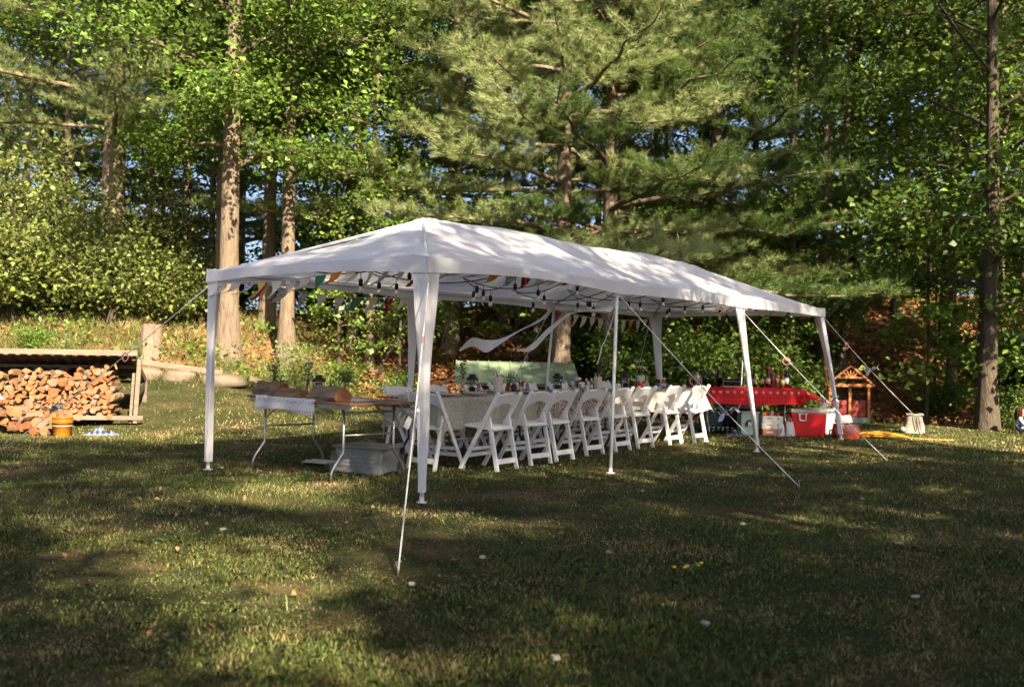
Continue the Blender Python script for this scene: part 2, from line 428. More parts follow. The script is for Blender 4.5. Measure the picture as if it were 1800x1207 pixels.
# clover and plantain patches in the lawn
n = 90
cy_ = np.sqrt(rng.uniform(3.2**2, 12**2, n)); cx_ = cy_*rng.uniform(-.56, .56, n); q = 60
x = np.repeat(cx_, q)+rng.normal(0, .13, n*q); y = np.repeat(cy_, q)+rng.normal(0, .10, n*q)
V, F_ = leaf_cards(np.stack([x, y, gz(x, y)+rng.uniform(.012, .05, n*q)], -1), rng.uniform(.014, .030, n*q), rng.uniform(.010, .018, n*q), .6)
tag(link('clover', np_mesh('clover', V, F_, weed_m, np.repeat(np.clip(rng.normal(.35, .25, n*q), 0, 1), 4))), 'low clover and broad leaf weeds in the lawn', 'plants', kind='stuff')
# undergrowth on the bank
n = 520
x = rng.uniform(-12, 16, n); y = foot(x)+rng.uniform(.3, 9, n)
keep = (fbm(x, y, .6, 51) > rng.uniform(-.35, .6, n)) & ~((x > 5.5) & (y < foot(x)+6) & (rng.uniform(0, 1, n) < .75))
x = x[keep]; y = y[keep]; n = len(x); q = 34
hh = np.repeat(rng.uniform(.15, .6, n), q)
P = np.stack([np.repeat(x, q)+rng.normal(0, .16, n*q), np.repeat(y, q)+rng.normal(0, .16, n*q), np.zeros(n*q)], -1)
P[:, 2] = gz(P[:, 0], P[:, 1])+hh*rng.uniform(.2, 1, n*q)
V, F_ = leaf_cards(P, rng.uniform(.06, .13, n*q), rng.uniform(.04, .08, n*q), .5)
tag(link('undergrowth', np_mesh('undergrowth', V, F_, leaf_m, np.repeat(np.clip(rng.normal(.45, .25, n*q), 0, 1), 4))),
    'low leafy green undergrowth on the woodland bank', 'plants', kind='stuff')

# ------------------------------------------------------------------ trees
class Wood:
    """collects tapered limbs as numpy tubes"""
    def __init__(self): self.V = []; self.F = []; self.o = 0
    def limb(self, P, r0, r1, n=6):
        P = np.asarray(P, float); k = len(P); d = np.gradient(P, axis=0); d /= np.linalg.norm(d, axis=1)[:, None]+1e-9
        ref = np.array([0, 0, 1.]) if abs(d[0, 2]) < .9 else np.array([1., 0, 0])
        s = np.cross(d, ref); s /= np.linalg.norm(s, axis=1)[:, None]+1e-9; u = np.cross(s, d)
        r = np.linspace(r0, r1, k) if np.isscalar(r0) else np.asarray(r0)
        a = np.arange(n)*2*np.pi/n
        ring = P[:, None]+(s[:, None]*np.cos(a)[None, :, None]+u[:, None]*np.sin(a)[None, :, None])*r[:, None, None]
        self.V.append(ring.reshape(-1, 3)); i = np.arange(k-1)[:, None]*n; j = np.arange(n)[None]; j2 = (j+1) % n
        self.F.append((np.stack([i+j, i+j2, i+n+j2, i+n+j], -1).reshape(-1, 4))+self.o); self.o += k*n
    def mesh(self, name, mat): return np_mesh(name, np.concatenate(self.V), np.concatenate(self.F), mat, None, True)
def trunk_path(r, H, lean=(0, 0), wob=.15, k=14):
    t = np.linspace(0, 1, k); ph = r.uniform(0, 6.28, 4)
    x = lean[0]*t*H+wob*np.sin(t*4+ph[0])*t+wob*.5*np.sin(t*9+ph[1])*t; y = lean[1]*t*H+wob*np.sin(t*4+ph[2])*t
    return np.stack([x, y, t*H-.15], -1)
def at_height(T, h): return np.array([np.interp(h, T[:, 2], T[:, i]) for i in range(3)])
def deciduous(seed, H, r0, hb, Rc, n_limb, n_leaf, mat, bmat, leaf=.11, lean=(0, 0), droop=.25, cl=.5, twigs=(5, 8), along=(.45, .75, 1.0), jit=(.6, 1.25)):
    r = np.random.default_rng(seed); W = Wood(); T = trunk_path(r, H, lean, .12*H/12)
    rad = r0*(1-.85*np.linspace(0, 1, len(T))**1.1); rad[0] *= 1.55; rad[1] *= 1.06
    W.limb(T, rad, None, 10); C = []; D = []
    for i in range(n_limb):
        f = (i+.5)/n_limb; h = hb*.85+(H*.97-hb*.85)*f**.9; b = at_height(T, h)
        az = i*2.399+r.uniform(-.5, .5); el = r.uniform(.15, .6)+.5*f
        Lg = Rc*(.55+.6*math.sin(math.pi*min(1, .25+.75*(1-f))))*r.uniform(.7, 1.15)
        t = np.linspace(0, 1, 7)[:, None]; dr = np.array([math.cos(az)*math.cos(el), math.sin(az)*math.cos(el), math.sin(el)])
        P = b+dr*Lg*t+np.array([0, 0, -droop*Lg])*t**2+r.normal(0, .05*Lg, (7, 3))*t
        rb = max(.012, r0*(1-.8*f)*.32); W.limb(P, rb, rb*.25, 5)
        for j in range(r.integers(*twigs)):
            s = r.uniform(.3, 1.0); q = np.array([np.interp(s, np.linspace(0, 1, 7), P[:, c]) for c in range(3)])
            a2 = az+r.uniform(-1.5, 1.5); d2 = np.array([math.cos(a2), math.sin(a2), r.uniform(-.25, .45)]); L2 = Lg*r.uniform(.18, .42)
            Q = q+d2*L2*np.linspace(0, 1, 4)[:, None]+np.array([0, 0, -.12*L2])*np.linspace(0, 1, 4)[:, None]**2
            W.limb(Q, rb*.35, rb*.1, 4)
            for u in along: C.append(q+d2*L2*u); D.append(d2)
        C.append(P[-1]); D.append(dr)
    C = np.array(C); D = np.array(D); m = max(4, n_leaf//len(C)); n = m*len(C)
    sz = r.uniform(*jit, len(C)); off = r.normal(0, 1, (n, 3))*np.array([cl, cl, cl*.42])*np.repeat(sz, m)[:, None]
    P = np.repeat(C, m, 0)+off
    ct = np.repeat(r.normal(0, .12, len(C)), m)
    sc = np.clip(r.lognormal(-.08, .32, n), .4, 1.7)
    V, F_ = leaf_cards(P, leaf*sc, leaf*.72*sc, .45, .15, np.repeat(D, m, 0)*.8)
    tint = np.repeat(np.clip(.48+ct+r.normal(0, .2, n), 0, 1), 4)
    return W.mesh('trunk', bmat), np_mesh('crown', V, F_, mat, tint)
def pine(seed, H, r0, hb, Rc, dz, mat, bmat, tufts=1.0, lean=(0, 0), needles=32, nl=.15):
    r = np.random.default_rng(seed); W = Wood(); T = trunk_path(r, H, lean, .08)
    rad = r0*(1-.88*np.linspace(0, 1, len(T))); rad[0] *= 1.25; W.limb(T, rad, None, 10); C = []; D = []
    h = hb; k = 0
    while h < H*.97:
        f = (h-hb)/(H-hb)
        for i in range(r.integers(3, 6)):
            az = k*1.9+i*2*math.pi/4.5+r.uniform(-.4, .4); Lg = Rc*(1-f)**.75*r.uniform(.6, 1.15)+.3
            t = np.linspace(0, 1, 8)[:, None]; d = np.array([math.cos(az), math.sin(az), 0])
            P = at_height(T, h+r.uniform(-.15, .15))+d*Lg*t+np.array([0, 0, 1])*(Lg*(.10+.22*f)*t-.32*Lg*t**2*(1-f)+.22*Lg*t**3)+r.normal(0, .025*Lg, (8, 3))*t
            rb = max(.012, .05*Lg/4+.01); W.limb(P, rb, .006, 5)
            nb = int(7+Lg*3.2)
            for j in range(nb):
                s = .22+.78*(j+.5)/nb; q = np.array([np.interp(s, np.linspace(0, 1, 8), P[:, c]) for c in range(3)])
                sd = 1 if j % 2 else -1; a2 = az+sd*r.uniform(.55, 1.15); L2 = (1.15-s)*Lg*.38*r.uniform(.6, 1.2)+.12
                d2 = np.array([math.cos(a2), math.sin(a2), r.uniform(.0, .28)])
                if j % 2 == 0: W.limb(np.array([q, q+d2*L2*.5, q+d2*L2]), .008, .004, 3)
                m = max(2, int(L2/.075*tufts)); u = (np.arange(m)+r.uniform(0, 1, m))/m
                C.append(q+d2*L2*u[:, None]+r.normal(0, .035, (m, 3))); D.append(np.repeat((d2+np.array([0, 0, .35]))[None], m, 0))
        h += dz*r.uniform(.7, 1.3); k += 1
    C = np.concatenate(C); D = np.concatenate(D); m = needles; n = len(C)*m
    dirs = np.repeat(D, m, 0)*.8+r.normal(0, .75, (n, 3)); dirs[:, 2] = dirs[:, 2]*.7+.18; dirs /= np.linalg.norm(dirs, axis=1)[:, None]
    B = np.repeat(C, m, 0)+r.normal(0, .02, (n, 3)); L = nl*r.uniform(.7, 1.2, n)[:, None]
    S = np.cross(dirs, r.normal(0, 1, (n, 3))); S /= np.linalg.norm(S, axis=1)[:, None]+1e-9
    V = np.stack([B-S*.0040, B+S*.0040, B+dirs*L], 1).reshape(-1, 3)
    tint = np.repeat(np.clip(.5+np.repeat(r.normal(0, .15, len(C)), m)+r.normal(0, .15, n), 0, 1), 3)
    return W.mesh('trunk', bmat), np_mesh('crown', V, np.arange(n*3).reshape(n, 3), mat, tint)
def plant(name, meshes, label, cat, x, y, rz=0., s=1.0, group=None, dz=0.0, parts=('trunk', 'crown')):
    t = thing(name, label, cat, G(x, y, dz), rz, group); t.scale = (s, s, s)
    for pn, me in zip(parts, meshes): link(pn, me, t)
    return t

# the trees that can be told apart in the photograph
MAPLE_A = deciduous(11, 15, .20, 3.9, 4.2, 30, 33000, leaf_m, bark_pale, .10, (-.01, 0))
MAPLE_B = deciduous(12, 14, .155, 4.4, 3.6, 26, 21000, leaf_m, bark_pale, .105)
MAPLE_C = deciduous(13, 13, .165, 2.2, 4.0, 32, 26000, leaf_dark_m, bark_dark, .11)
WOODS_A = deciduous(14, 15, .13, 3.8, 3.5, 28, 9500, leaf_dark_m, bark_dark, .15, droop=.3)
WOODS_B = deciduous(15, 14, .12, 2.0, 3.3, 28, 9500, leaf_m, bark_dark, .15, droop=.35)
PINE_A = pine(21, 15, .20, 2.8, 5.2, .75, needle_m, bark_pine, 1.25)
PINE_B = pine(22, 15, .20, 2.2, 5.0, .70, needle_shaded_m, bark_pine, 1.25)
PINE_C = pine(23, 16, .28, 3.6, 4.8, .85, needle_m, bark_pine, 1.1)
POLE = deciduous(18, 15, .095, 6.5, 2.4, 20, 4200, leaf_m, bark_pale, .14)
SAPLING = deciduous(16, 4.2, .035, .8, 1.1, 16, 2200, leaf_m, bark_dark, .10, cl=.22)
SAPLING_B = deciduous(17, 3.4, .03, .5, 1.0, 16, 2200, leaf_pale_m, bark_dark, .09, cl=.22)

plant('pine_tree', PINE_C, 'thick old pine with a forked bare trunk behind the pale shrubs at far left', 'tree', -8.6, 21.2, 2.2)
plant('maple_tree', MAPLE_A, 'tall maple with the broadest sunlit pale trunk, just left of the tent', 'tree', -5.46, 19.0, .4)
plant('maple_tree', MAPLE_B, 'maple with a shaded trunk close behind the left of the broad pale trunk', 'tree', -5.98, 20.4, 2.9)
plant('maple_tree', MAPLE_B, 'maple with a dark trunk close behind the right of the broad pale trunk', 'tree', -5.35, 21.6, 4.4)
plant('maple_tree', MAPLE_B, 'straight sunlit trunk seen under the tent edge behind the serving table', 'tree', -4.56, 20.0, 1.3)
plant('pine_tree', PINE_A, 'sunlit pine whose long pale boughs spread above the tent peak', 'tree', -1.4, 22.6, .9)
plant('pine_tree', PINE_A, 'tall pine rising behind the green sheet roof', 'tree', .98, 19.6, 3.6)
plant('pine_tree', PINE_B, 'shaded pine with a sunlit lower trunk, right of the green sheet roof', 'tree', 1.98, 20.6, 5.2)
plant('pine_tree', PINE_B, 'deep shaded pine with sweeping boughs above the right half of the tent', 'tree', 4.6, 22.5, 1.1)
plant('broadleaf_tree', MAPLE_C, 'broad dark tree trunk nearest on the right, dappled by sun at its foot', 'tree', 8.66, 18.0, .3)
plant('broadleaf_tree', WOODS_A, 'tree leaning on the leafy bank just left of the broad right trunk', 'tree', 10.3, 23.6, 2.0)
# the woods behind
WG = 'trees standing in the woods behind'
spots = []
r2 = np.random.default_rng(77)
fixed = [(-8.6, 21.2), (-5.46, 19), (-6, 20.4), (-5.3, 21.6), (-4.56, 20), (-1.4, 22.6), (.98, 19.6), (1.98, 20.6), (4.6, 22.5), (8.66, 18), (10.3, 23.6)]
tries = 0
while len(spots) < 23 and tries < 4000:
    tries += 1
    yy = r2.uniform(22.5, 40); xx = r2.uniform(-.62, .66)*yy
    if all((xx-a)**2+(yy-b)**2 > 2.0**2 for a, b in fixed+spots): spots.append((xx, yy))
for i, (xx, yy) in enumerate(spots):
    k = i % 5
    ms, lb = [(WOODS_A, 'slender dark leafed tree in the woods'), (WOODS_B, 'slender green leafed tree in the woods'), (MAPLE_B, 'pale trunked maple in the woods'),
              (WOODS_A, 'slender dark leafed tree in the woods'), (PINE_B, 'dark pine deep in the woods')][k]
    nm = 'pine_tree' if k == 4 else ('maple_tree' if k == 2 else 'woodland_tree')
    plant(nm, ms, lb+' behind the clearing', 'tree', xx, yy, r2.uniform(0, 6.28), r2.uniform(.8, 1.1), WG)
for i, (xx, yy, lb) in enumerate([(-10.2, 22.5, 'second'), (-11.6, 23.5, 'leftmost'), (-3.5, 21.6, 'x'), (-2.7, 23.0, 'x'), (-.2, 24.5, 'x'), (.6, 23.2, 'x'), (6.2, 25.5, 'x'), (7.7, 26.2, 'x'), (8.9, 26.0, 'x'), (9.8, 25.4, 'x'), (11.2, 26.8, 'x'), (12.6, 25.6, 'x'), (5.1, 26.5, 'x'), (-7.5, 24.5, 'x'), (13.4, 23.6, 'x'), (10.9, 22.8, 'x'), (6.9, 21.9, 'x'), (7.55, 22.6, 'x'), (6.05, 21.6, 'x'), (9.6, 21.6, 'x'), (11.6, 20.6, 'x'), (-7.3, 21.9, 'x'), (-6.75, 23.2, 'x'), (-3.0, 20.9, 'x'), (-9.4, 25.5, 'x'), (-6.0, 26.5, 'x'), (2.9, 25.5, 'x'), (3.9, 27.5, 'x'), (1.6, 27.0, 'x'), (6.9, 28.5, 'x'), (14.2, 27.5, 'x'), (-4.2, 27.0, 'x'), (9.3, 29.0, 'x'), (-13.4, 26.0, 'x')]):
    plant('slender_tree', POLE, 'tall slender tree with a thin bare trunk in the woods behind', 'tree', xx, yy, i*2.3, r2.uniform(.85, 1.15), 'slender bare trunked trees in the woods')
for i, (xx, yy, s, k) in enumerate([(-3.6, 20.6, 1.0, 0), (-2.9, 21.4, 1.15, 1), (-2.3, 20.2, .95, 0), (-1.9, 21.5, 1.2, 0), (.1, 21.6, 1.0, 0), (3.0, 20.9, 1.0, 0), (4.0, 21.2, 1.1, 0), (5.0, 20.6, .9, 0),
                                    (5.8, 21.5, 1.1, 0), (7.3, 22.8, 1.2, 0), (9.4, 22.0, 1.0, 0), (11.0, 21.0, 1.1, 0), (6.6, 24, 1.2, 0), (12.2, 23, 1.2, 0), (-9.9, 19.6, .9, 1), (2.6, 22.2, 1.0, 1), (9.5, 17.9, 1.35, 0), (8.05, 19.2, 1.2, 0), (9.0, 19.0, 1.5, 0), (10.2, 19.2, 1.4, 0)]):
    plant('sapling', (SAPLING, SAPLING_B)[k], 'thin leafy sapling growing on the bank behind the tent', 'sapling', xx, yy, i*1.7, s, 'saplings on the bank')

# shrubs: multi-stemmed, leafy to the ground
def shrub(seed, H, Rr, n_leaf, mat, leaf=.10):
    r = np.random.default_rng(seed); W = Wood(); C = []
    for i in range(11):
        az = r.uniform(0, 6.28); el = r.uniform(.75, 1.45); L = H*r.uniform(.6, 1.08); t = np.linspace(0, 1, 6)[:, None]
        d = np.array([math.cos(az)*math.cos(el)*Rr/H*1.6, math.sin(az)*math.cos(el)*Rr/H*1.6, math.sin(el)])
        P = r.normal(0, .08, 3)*np.array([1, 1, 0])+d*L*t+r.normal(0, .05, (6, 3))*t; W.limb(P, .022, .006, 4)
        for j in range(9):
            s = r.uniform(.2, 1); q = P[0]+(P[-1]-P[0])*s; a = r.uniform(0, 6.28); L2 = r.uniform(.2, .5)*Rr
            e = q+np.array([math.cos(a)*L2, math.sin(a)*L2, r.uniform(-.05, .2)]); W.limb(np.array([q, (q+e)/2, e]), .008, .003, 3); C += [e, (q+e)/2]
    C = np.array(C); m = n_leaf//len(C); n = m*len(C)
    P = np.repeat(C, m, 0)+r.normal(0, 1, (n, 3))*np.array([.2, .2, .12])*Rr; P[:, 2] = np.maximum(P[:, 2], .03)
    sc = r.uniform(.6, 1.25, n); V, F_ = leaf_cards(P, leaf*sc, leaf*.62*sc, .45)
    return W.mesh('stems', bark_dark), np_mesh('foliage', V, F_, mat, np.repeat(np.clip(.5+np.repeat(r.normal(0, .12, len(C)), m)+r.normal(0, .18, n), 0, 1), 4))
SHRUB_A = shrub(31, 2.8, 1.3, 4200, leaf_pale_m, .115); SHRUB_B = shrub(32, 1.9, 1.2, 3300, leaf_pale_m, .11)
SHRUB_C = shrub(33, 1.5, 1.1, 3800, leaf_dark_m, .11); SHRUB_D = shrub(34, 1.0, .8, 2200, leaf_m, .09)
SP = ('stems', 'foliage')
for i, (xx, yy, s, k) in enumerate([(-10.4, 19.6, 1.1, 0), (-9.3, 20.0, 1.2, 1), (-8.0, 19.8, .95, 0), (-6.9, 20.3, 1.0, 1), (-10.9, 21.5, 1.3, 0), (-7.4, 21.6, 1.15, 0)]):
    plant('shrub', (SHRUB_A, SHRUB_B)[k], 'pale yellow green leafy shrub on the bank above the woodshed', 'shrub', xx, yy, i*2.1, s, 'pale shrubs on the left bank', parts=SP)
for i, (xx, yy, s) in enumerate([(2.6, 19.3, 1.0), (3.5, 19.6, 1.1), (4.4, 19.4, 1.05), (5.2, 20.2, 1.0), (1.6, 22.0, .9), (3.0, 20.6, 1.2), (4.9, 21.5, 1.2), (5.6, 19.5, .7), (6.3, 22.6, 1.0), (11.4, 22.0, 1.0), (12.5, 21.0, 1.1)]):
    plant('shrub', SHRUB_C, 'dark leafy shrub at the wood edge behind the drinks table', 'shrub', xx, yy, i*1.3, s, 'dark shrubs at the wood edge', parts=SP)
for i, (xx, yy, s) in enumerate([(-3.3, 19.4, .55), (-2.2, 19.6, .5), (9.35, 18.5, .75), (9.9, 18.9, .8), (8.9, 20.6, .8), (-8.9, 18.4, .45)]):
    plant('shrub', SHRUB_D, 'small bright green bush at the foot of the bank', 'shrub', xx, yy, i*1.9, s, 'small bushes along the bank', parts=SP)
for i in range(14):
    yy = r2.uniform(27.5, 36); xx = -.58*yy+1.2*yy*(i+.5)/14
    plant('shrub', (SHRUB_C, SHRUB_D)[i % 2], 'tall leafy thicket deep in the woods behind the clearing', 'shrub', xx, yy, i*1.7, (1.9, 2.9)[i % 2]*r2.uniform(.8, 1.15), 'thickets deep in the woods', parts=SP)
# tall feathery weeds behind the serving table
def weed(seed, H, n):
    r = np.random.default_rng(seed); k = 34
    B = np.stack([r.normal(0, .18, k), r.normal(0, .18, k), np.zeros(k)], -1)
    V1, F1, kk = blades(B, r.uniform(.5, 1, k)*H, r.uniform(.012, .02, k), r.uniform(.1, .6, k), 2)
    me1 = np_mesh('stems', V1, F1, weed_m, np.repeat(r.uniform(.2, .7, k), kk))
    P = r.normal(0, .22, (n, 3)); P[:, 2] = r.uniform(.15, 1, n)*H
    V, F_ = leaf_cards(P, r.uniform(.05, .12, n), r.uniform(.012, .03, n), .2)
    return me1, np_mesh('foliage', V, F_, weed_m, np.repeat(np.clip(r.normal(.5, .25, n), 0, 1), 4))
WEED_A = weed(41, .95, 700); WEED_B = weed(42, .65, 500)
for i, (xx, yy, s, k) in enumerate([(-4.25, 17.9, .9, 1), (-3.75, 18.2, .95, 0), (-3.0, 18.3, .8, 1), (-2.3, 18.4, .8, 1), (-4.1, 18.5, .9, 0), (-7.0, 18.3, .6, 1), (-8.2, 18.2, .7, 1), (-5.2, 18.3, .5, 1), (9.2, 18.0, .7, 1), (5.9, 19.4, .7, 1)]):
    plant('weed_clump', (WEED_A, WEED_B)[k], 'tall feathery green weed clump at the foot of the bank', 'weeds', xx, yy, i*1.1, s, 'weed clumps along the bank', parts=SP)

# trees round the clearing on the viewer's side: they throw the dappled shade on the lawn and the tent
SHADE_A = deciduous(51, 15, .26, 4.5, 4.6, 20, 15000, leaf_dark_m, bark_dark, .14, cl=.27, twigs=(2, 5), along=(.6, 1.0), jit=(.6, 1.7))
SHADE_B = deciduous(52, 17, .30, 6.0, 4.4, 18, 14000, leaf_m, bark_dark, .14, cl=.27, twigs=(1, 4), along=(.6, 1.0), jit=(.6, 1.7))
SHADE_C = deciduous(53, 13, .22, 4.0, 3.2, 10, 6000, leaf_m, bark_dark, .14, cl=.25, twigs=(1, 4), along=(1.0,), jit=(.6, 1.8))
for i, (xx, yy, k, rz, s) in enumerate([(8.0, -9.0, 2, 3.98, 1.15), (8.7, -6.6, 1, 4.11, 0.89), (7.8, -16.8, 0, 5.29, 0.91), (14.9, -17.2, 1, 4.88, 1.1), (6.4, -2.4, 2, 0.42, 0.97), (14.8, -12.2, 1, 2.72, 1.22), (13.3, 11.7, 1, 0.6, 0.97), (-0.2, -7.6, 0, 3.69, 1.05), (8.7, 3.9, 0, 2.39, 0.84), (12.0, 2.5, 2, 5.23, 1.11), (10.6, -19.5, 0, 5.41, 1.12), (6.5, 0.1, 1, 0.71, 0.89), (8.8, -1.7, 2, 2.73, 1.2), (11.2, -16.7, 1, 1.76, 1.01), (5.0, -13.7, 0, 5.04, 1.16), (4.7, -19.6, 1, 6.24, 1.07), (2.7, -9.7, 0, 2.48, 0.86), (10.8, -9.6, 1, 2.2, 0.98), (17.6, 13.3, 0, 0.94, 0.91), (9.2, -13.6, 2, 0.13, 1.15), (13.1, -14.4, 1, 1.5, 1.03), (14.6, 9.8, 1, 5.17, 0.89)]):
    t = plant('broadleaf_tree', (SHADE_A, SHADE_B, SHADE_C)[k], 'broad shade tree standing on the near side of the clearing, out of view', 'tree', xx, yy, rz, s, 'shade trees on the near side of the clearing')
    t.location.z = 0
# name look-alike plants by their order from left to right
def number_group(group, phrase, only=None):
    o_ = sorted([o for o in scene.objects if o.get('group') == group and (only is None or o.get('label') == only)], key=lambda o: o.location.x/max(o.location.y, 1))
    o_ = o_[:40]; names = ['leftmost', 'second', 'third', 'fourth', 'fifth', 'sixth', 'seventh', 'eighth', 'ninth', 'tenth', 'eleventh', 'twelfth', 'thirteenth', 'fourteenth', 'fifteenth', 'sixteenth', 'seventeenth', 'eighteenth', 'nineteenth', 'twentieth', 'twenty first', 'twenty second', 'twenty third', 'twenty fourth', 'twenty fifth', 'twenty sixth', 'twenty seventh', 'twenty eighth', 'twenty ninth', 'thirtieth', 'thirty first', 'thirty second', 'thirty third', 'thirty fourth', 'thirty fifth', 'thirty sixth', 'thirty seventh', 'thirty eighth', 'thirty ninth', 'fortieth']
    for i, o in enumerate(o_): o['label'] = phrase+', '+('rightmost of its kind' if i == len(o_)-1 else names[i]+(' of its kind' if i == 0 else ' from the left'))
number_group('pale shrubs on the left bank', 'pale yellow green leafy shrub on the bank above the woodshed')
number_group('saplings on the bank', 'thin leafy sapling on the bank behind the tent')
number_group('dark shrubs at the wood edge', 'dark leafy shrub at the wood edge')
number_group('small bushes along the bank', 'small bright green bush at the foot of the bank')
number_group('weed clumps along the bank', 'tall feathery green weed clump below the bank')
number_group('slender bare trunked trees in the woods', 'slender tree with a thin bare trunk in the woods')
names_extra = None
for kind_ in ('slender dark leafed tree in the woods', 'slender green leafed tree in the woods', 'pale trunked maple in the woods', 'dark pine deep in the woods'):
    number_group('trees standing in the woods behind', kind_+' behind', kind_+' behind the clearing')
number_group('thickets deep in the woods', 'tall leafy thicket deep in the woods behind')

# ------------------------------------------------------------------ the party tent (local X runs along its long side, Y to the back)
TA = math.atan2(.79, .612); TLOC = (-.71, 8.08)
def tw(u, v, z=0.0):
    return Vector((TLOC[0]+u*math.cos(TA)-v*math.sin(TA), TLOC[1]+u*math.sin(TA)+v*math.cos(TA), z))
TL, TW = 8.85, 2.9
BAY = [0, 2.95, 5.9, 8.85]
tent = thing('party_tent', 'long white party tent with hipped fabric roof over the dining table', 'tent', (TLOC[0], TLOC[1], 0), TA)
def smin(vals, k=.09):
    vals = np.array(vals); return -k*math.log(np.sum(np.exp(-vals/k)))
posts = [(0, 0), (2.95, 0), (5.9, 0), (8.85, 0), (0, 2.9), (2.95, 2.9), (5.9, 2.9), (8.85, 2.9)]
def roof_z(u, v):
    S = max(0.0, smin([v/1.45, (TW-v)/1.45, u/1.5, (TL-u)/1.5, 1.05], .10))
    z = 2.0+.70*S
    # the cloth hangs a little between the rafters and pulls into creases at each post
    bay = min(max(u/2.95, 0), 2.999) % 1.0
    z -= .075*math.sin(math.pi*bay)**2*math.sin(math.pi*min(1, S))**.8
    z -= .03*math.sin(math.pi*min(1, S))
    z += .010*math.sin(u*2.1+v*5.3)*math.sin(math.pi*min(S, 1))
    for (pu, pv) in posts:
        du, dv = u-pu, v-pv; r = math.hypot(du, dv)
        if r < 1.6:
            a = math.atan2(dv, du); z += .026*math.exp(-r/.6)*min(1, r/.12)*math.sin(a*17+pu)
    for pu, pv in ((1.5, 1.45), (7.35, 1.45)):
        du, dv = u-pu, v-pv; r = math.hypot(du, dv)
        z += .03*math.exp(-(r/.14)**2)
        if r < 1.5: z += .012*math.exp(-r/.6)*math.sin(math.atan2(dv, du)*15)*min(1, r/.2)
    # long diagonal wind creases
    z += .016*math.sin((u*1.0+v*.75)*7.5+1.3*math.sin(u*1.7))*math.sin(math.pi*min(S*.98, 1))*(.4+.6*min(1, u/6))
    return z
rm = MB(); e = .035
rm.grid(lambda a, b: (-e+(TL+2*e)*a, -e+(TW+2*e)*b, roof_z(max(0, min(TL, -e+(TL+2*e)*a)), max(0, min(TW, -e+(TW+2*e)*b)))), 220, 72)
rm.build('roof_cover', tent_m, tent, True)
# sewn seams along the hips and over the rafters
def seam(p, q):
    def fn(a, b):
        u_ = p[0]+(q[0]-p[0])*a; v_ = p[1]+(q[1]-p[1])*a; d = Vector((q[0]-p[0], q[1]-p[1])).normalized(); o_ = (b-.5)*.022
        return (u_-d.y*o_, v_+d.x*o_, roof_z(u_, v_)+.003)
    MB().grid(fn, 40, 2).build('seam', tent_in, tent, True)
for p, q in (((0.02, 0.02), (1.5, 1.45)), ((0.02, 2.88), (1.5, 1.45)), ((8.83, .02), (7.35, 1.45)), ((8.83, 2.88), (7.35, 1.45)), ((2.95, .02), (2.95, 2.88)), ((5.9, .02), (5.9, 2.88))): seam(p, q)
# valance: hangs below the eaves, arching up between the legs
def valance(p0, p1, arch, name='valance'):
    p0 = Vector((*p0, 0)); p1 = Vector((*p1, 0)); d = p1-p0; n = Vector((-d.y, d.x, 0)).normalized()
    nb = max(1, round(d.length/2.95))
    def fn(a, b):
        q = p0+d*a; bay = (a*nb) % 1.0 if a < 1 else 1.0; k = min(int(a*nb), nb-1)
        hem = 1.865+arch[k]*math.sin(math.pi*bay)
        top = roof_z(max(0, min(TL, q.x)), max(0, min(TW, q.y)))
        w = .010*math.sin(a*d.length*7)*b
        return q-n*(.004-w+.006*b) + Vector((0, 0, top*(1-b)+hem*b))
    MB().grid(fn, 30*nb, 4).build(name, tent_m, tent, True)
valance((-e, -e), (TL+e, -e), [.055, .02, .01]); valance((TL+e, -e), (TL+e, TW+e), [.03])
valance((TL+e, TW+e), (-e, TW+e), [.02, .03, .03]); valance((-e, TW+e), (-e, -e), [.05])
# legs: pole tops at the eave, feet where they stand on the grass
legs = [((0, 0), (0.0, 0.0), 'c'), ((2.95, 0), (2.82, -.04), None), ((5.9, 0), (6.28, -.12), 'm'), ((8.85, 0), (9.15, -.22), 'c'),
        ((0, 2.9), (.04, 2.95), 'c'), ((2.95, 2.9), (2.9, 2.92), 'm'), ((5.9, 2.9), (5.74, 2.97), None), ((8.85, 2.9), (9.12, 2.85), 'c')]
def sleeve(top, bot, kind):
    m = MB(); sx = 1 if top[0] < 4 else -1; sy = 1 if top[1] < 1 else -1; N = 16; rings = []
    for i in range(N+1):
        t = i/N; z = 1.88-1.80*t; cx = top[0]+(bot[0]-top[0])*t; cy = top[1]+(bot[1]-top[1])*t
        w = .026+.075*(1-t)**3+.03*(1-t); k = .026; f = .008*math.sin(t*11+top[0])
        if kind == 'c': ring = [(-k, -k), (w*.5, -k+f), (w, -k-f), (w, -k+.014), (k+.01, k), (-k+.014, w), (-k-f, w), (-k+f, w*.5)]
        else: ring = [(-w, -k), (-w*.5, -k+f), (0, -k-.008), (w*.5, -k-f), (w, -k), (w, -k+.014), (0, k), (-w, -k+.014)]
        rings.append([(cx+sx*x, cy+sy*y, z) for x, y in ring])
    n = len(rings[0]); vs = [p for r_ in rings for p in r_]
    fs = [(i*n+j, i*n+(j+1) % n, (i+1)*n+(j+1) % n, (i+1)*n+j) for i in range(N) for j in range(n)]
    m._add(vs, fs); m.build('leg_sleeve', tent_in, tent, False)
for (tu, tv), (bu, bv), kd in legs:
    gzz = float(gz(*tw(bu, bv)[:2]))
    pole = MB().tube([(bu, bv, gzz), (tu, tv, 1.95)], .018, 10).build('leg', white_steel, tent, True)
    MB().lathe([(.045, 0), (.045, .008), (.02, .012), (.02, .05)], 10, (bu, bv, gzz)).build('foot', white_steel, pole)
    if kd: sleeve((tu, tv), (bu, bv), kd)
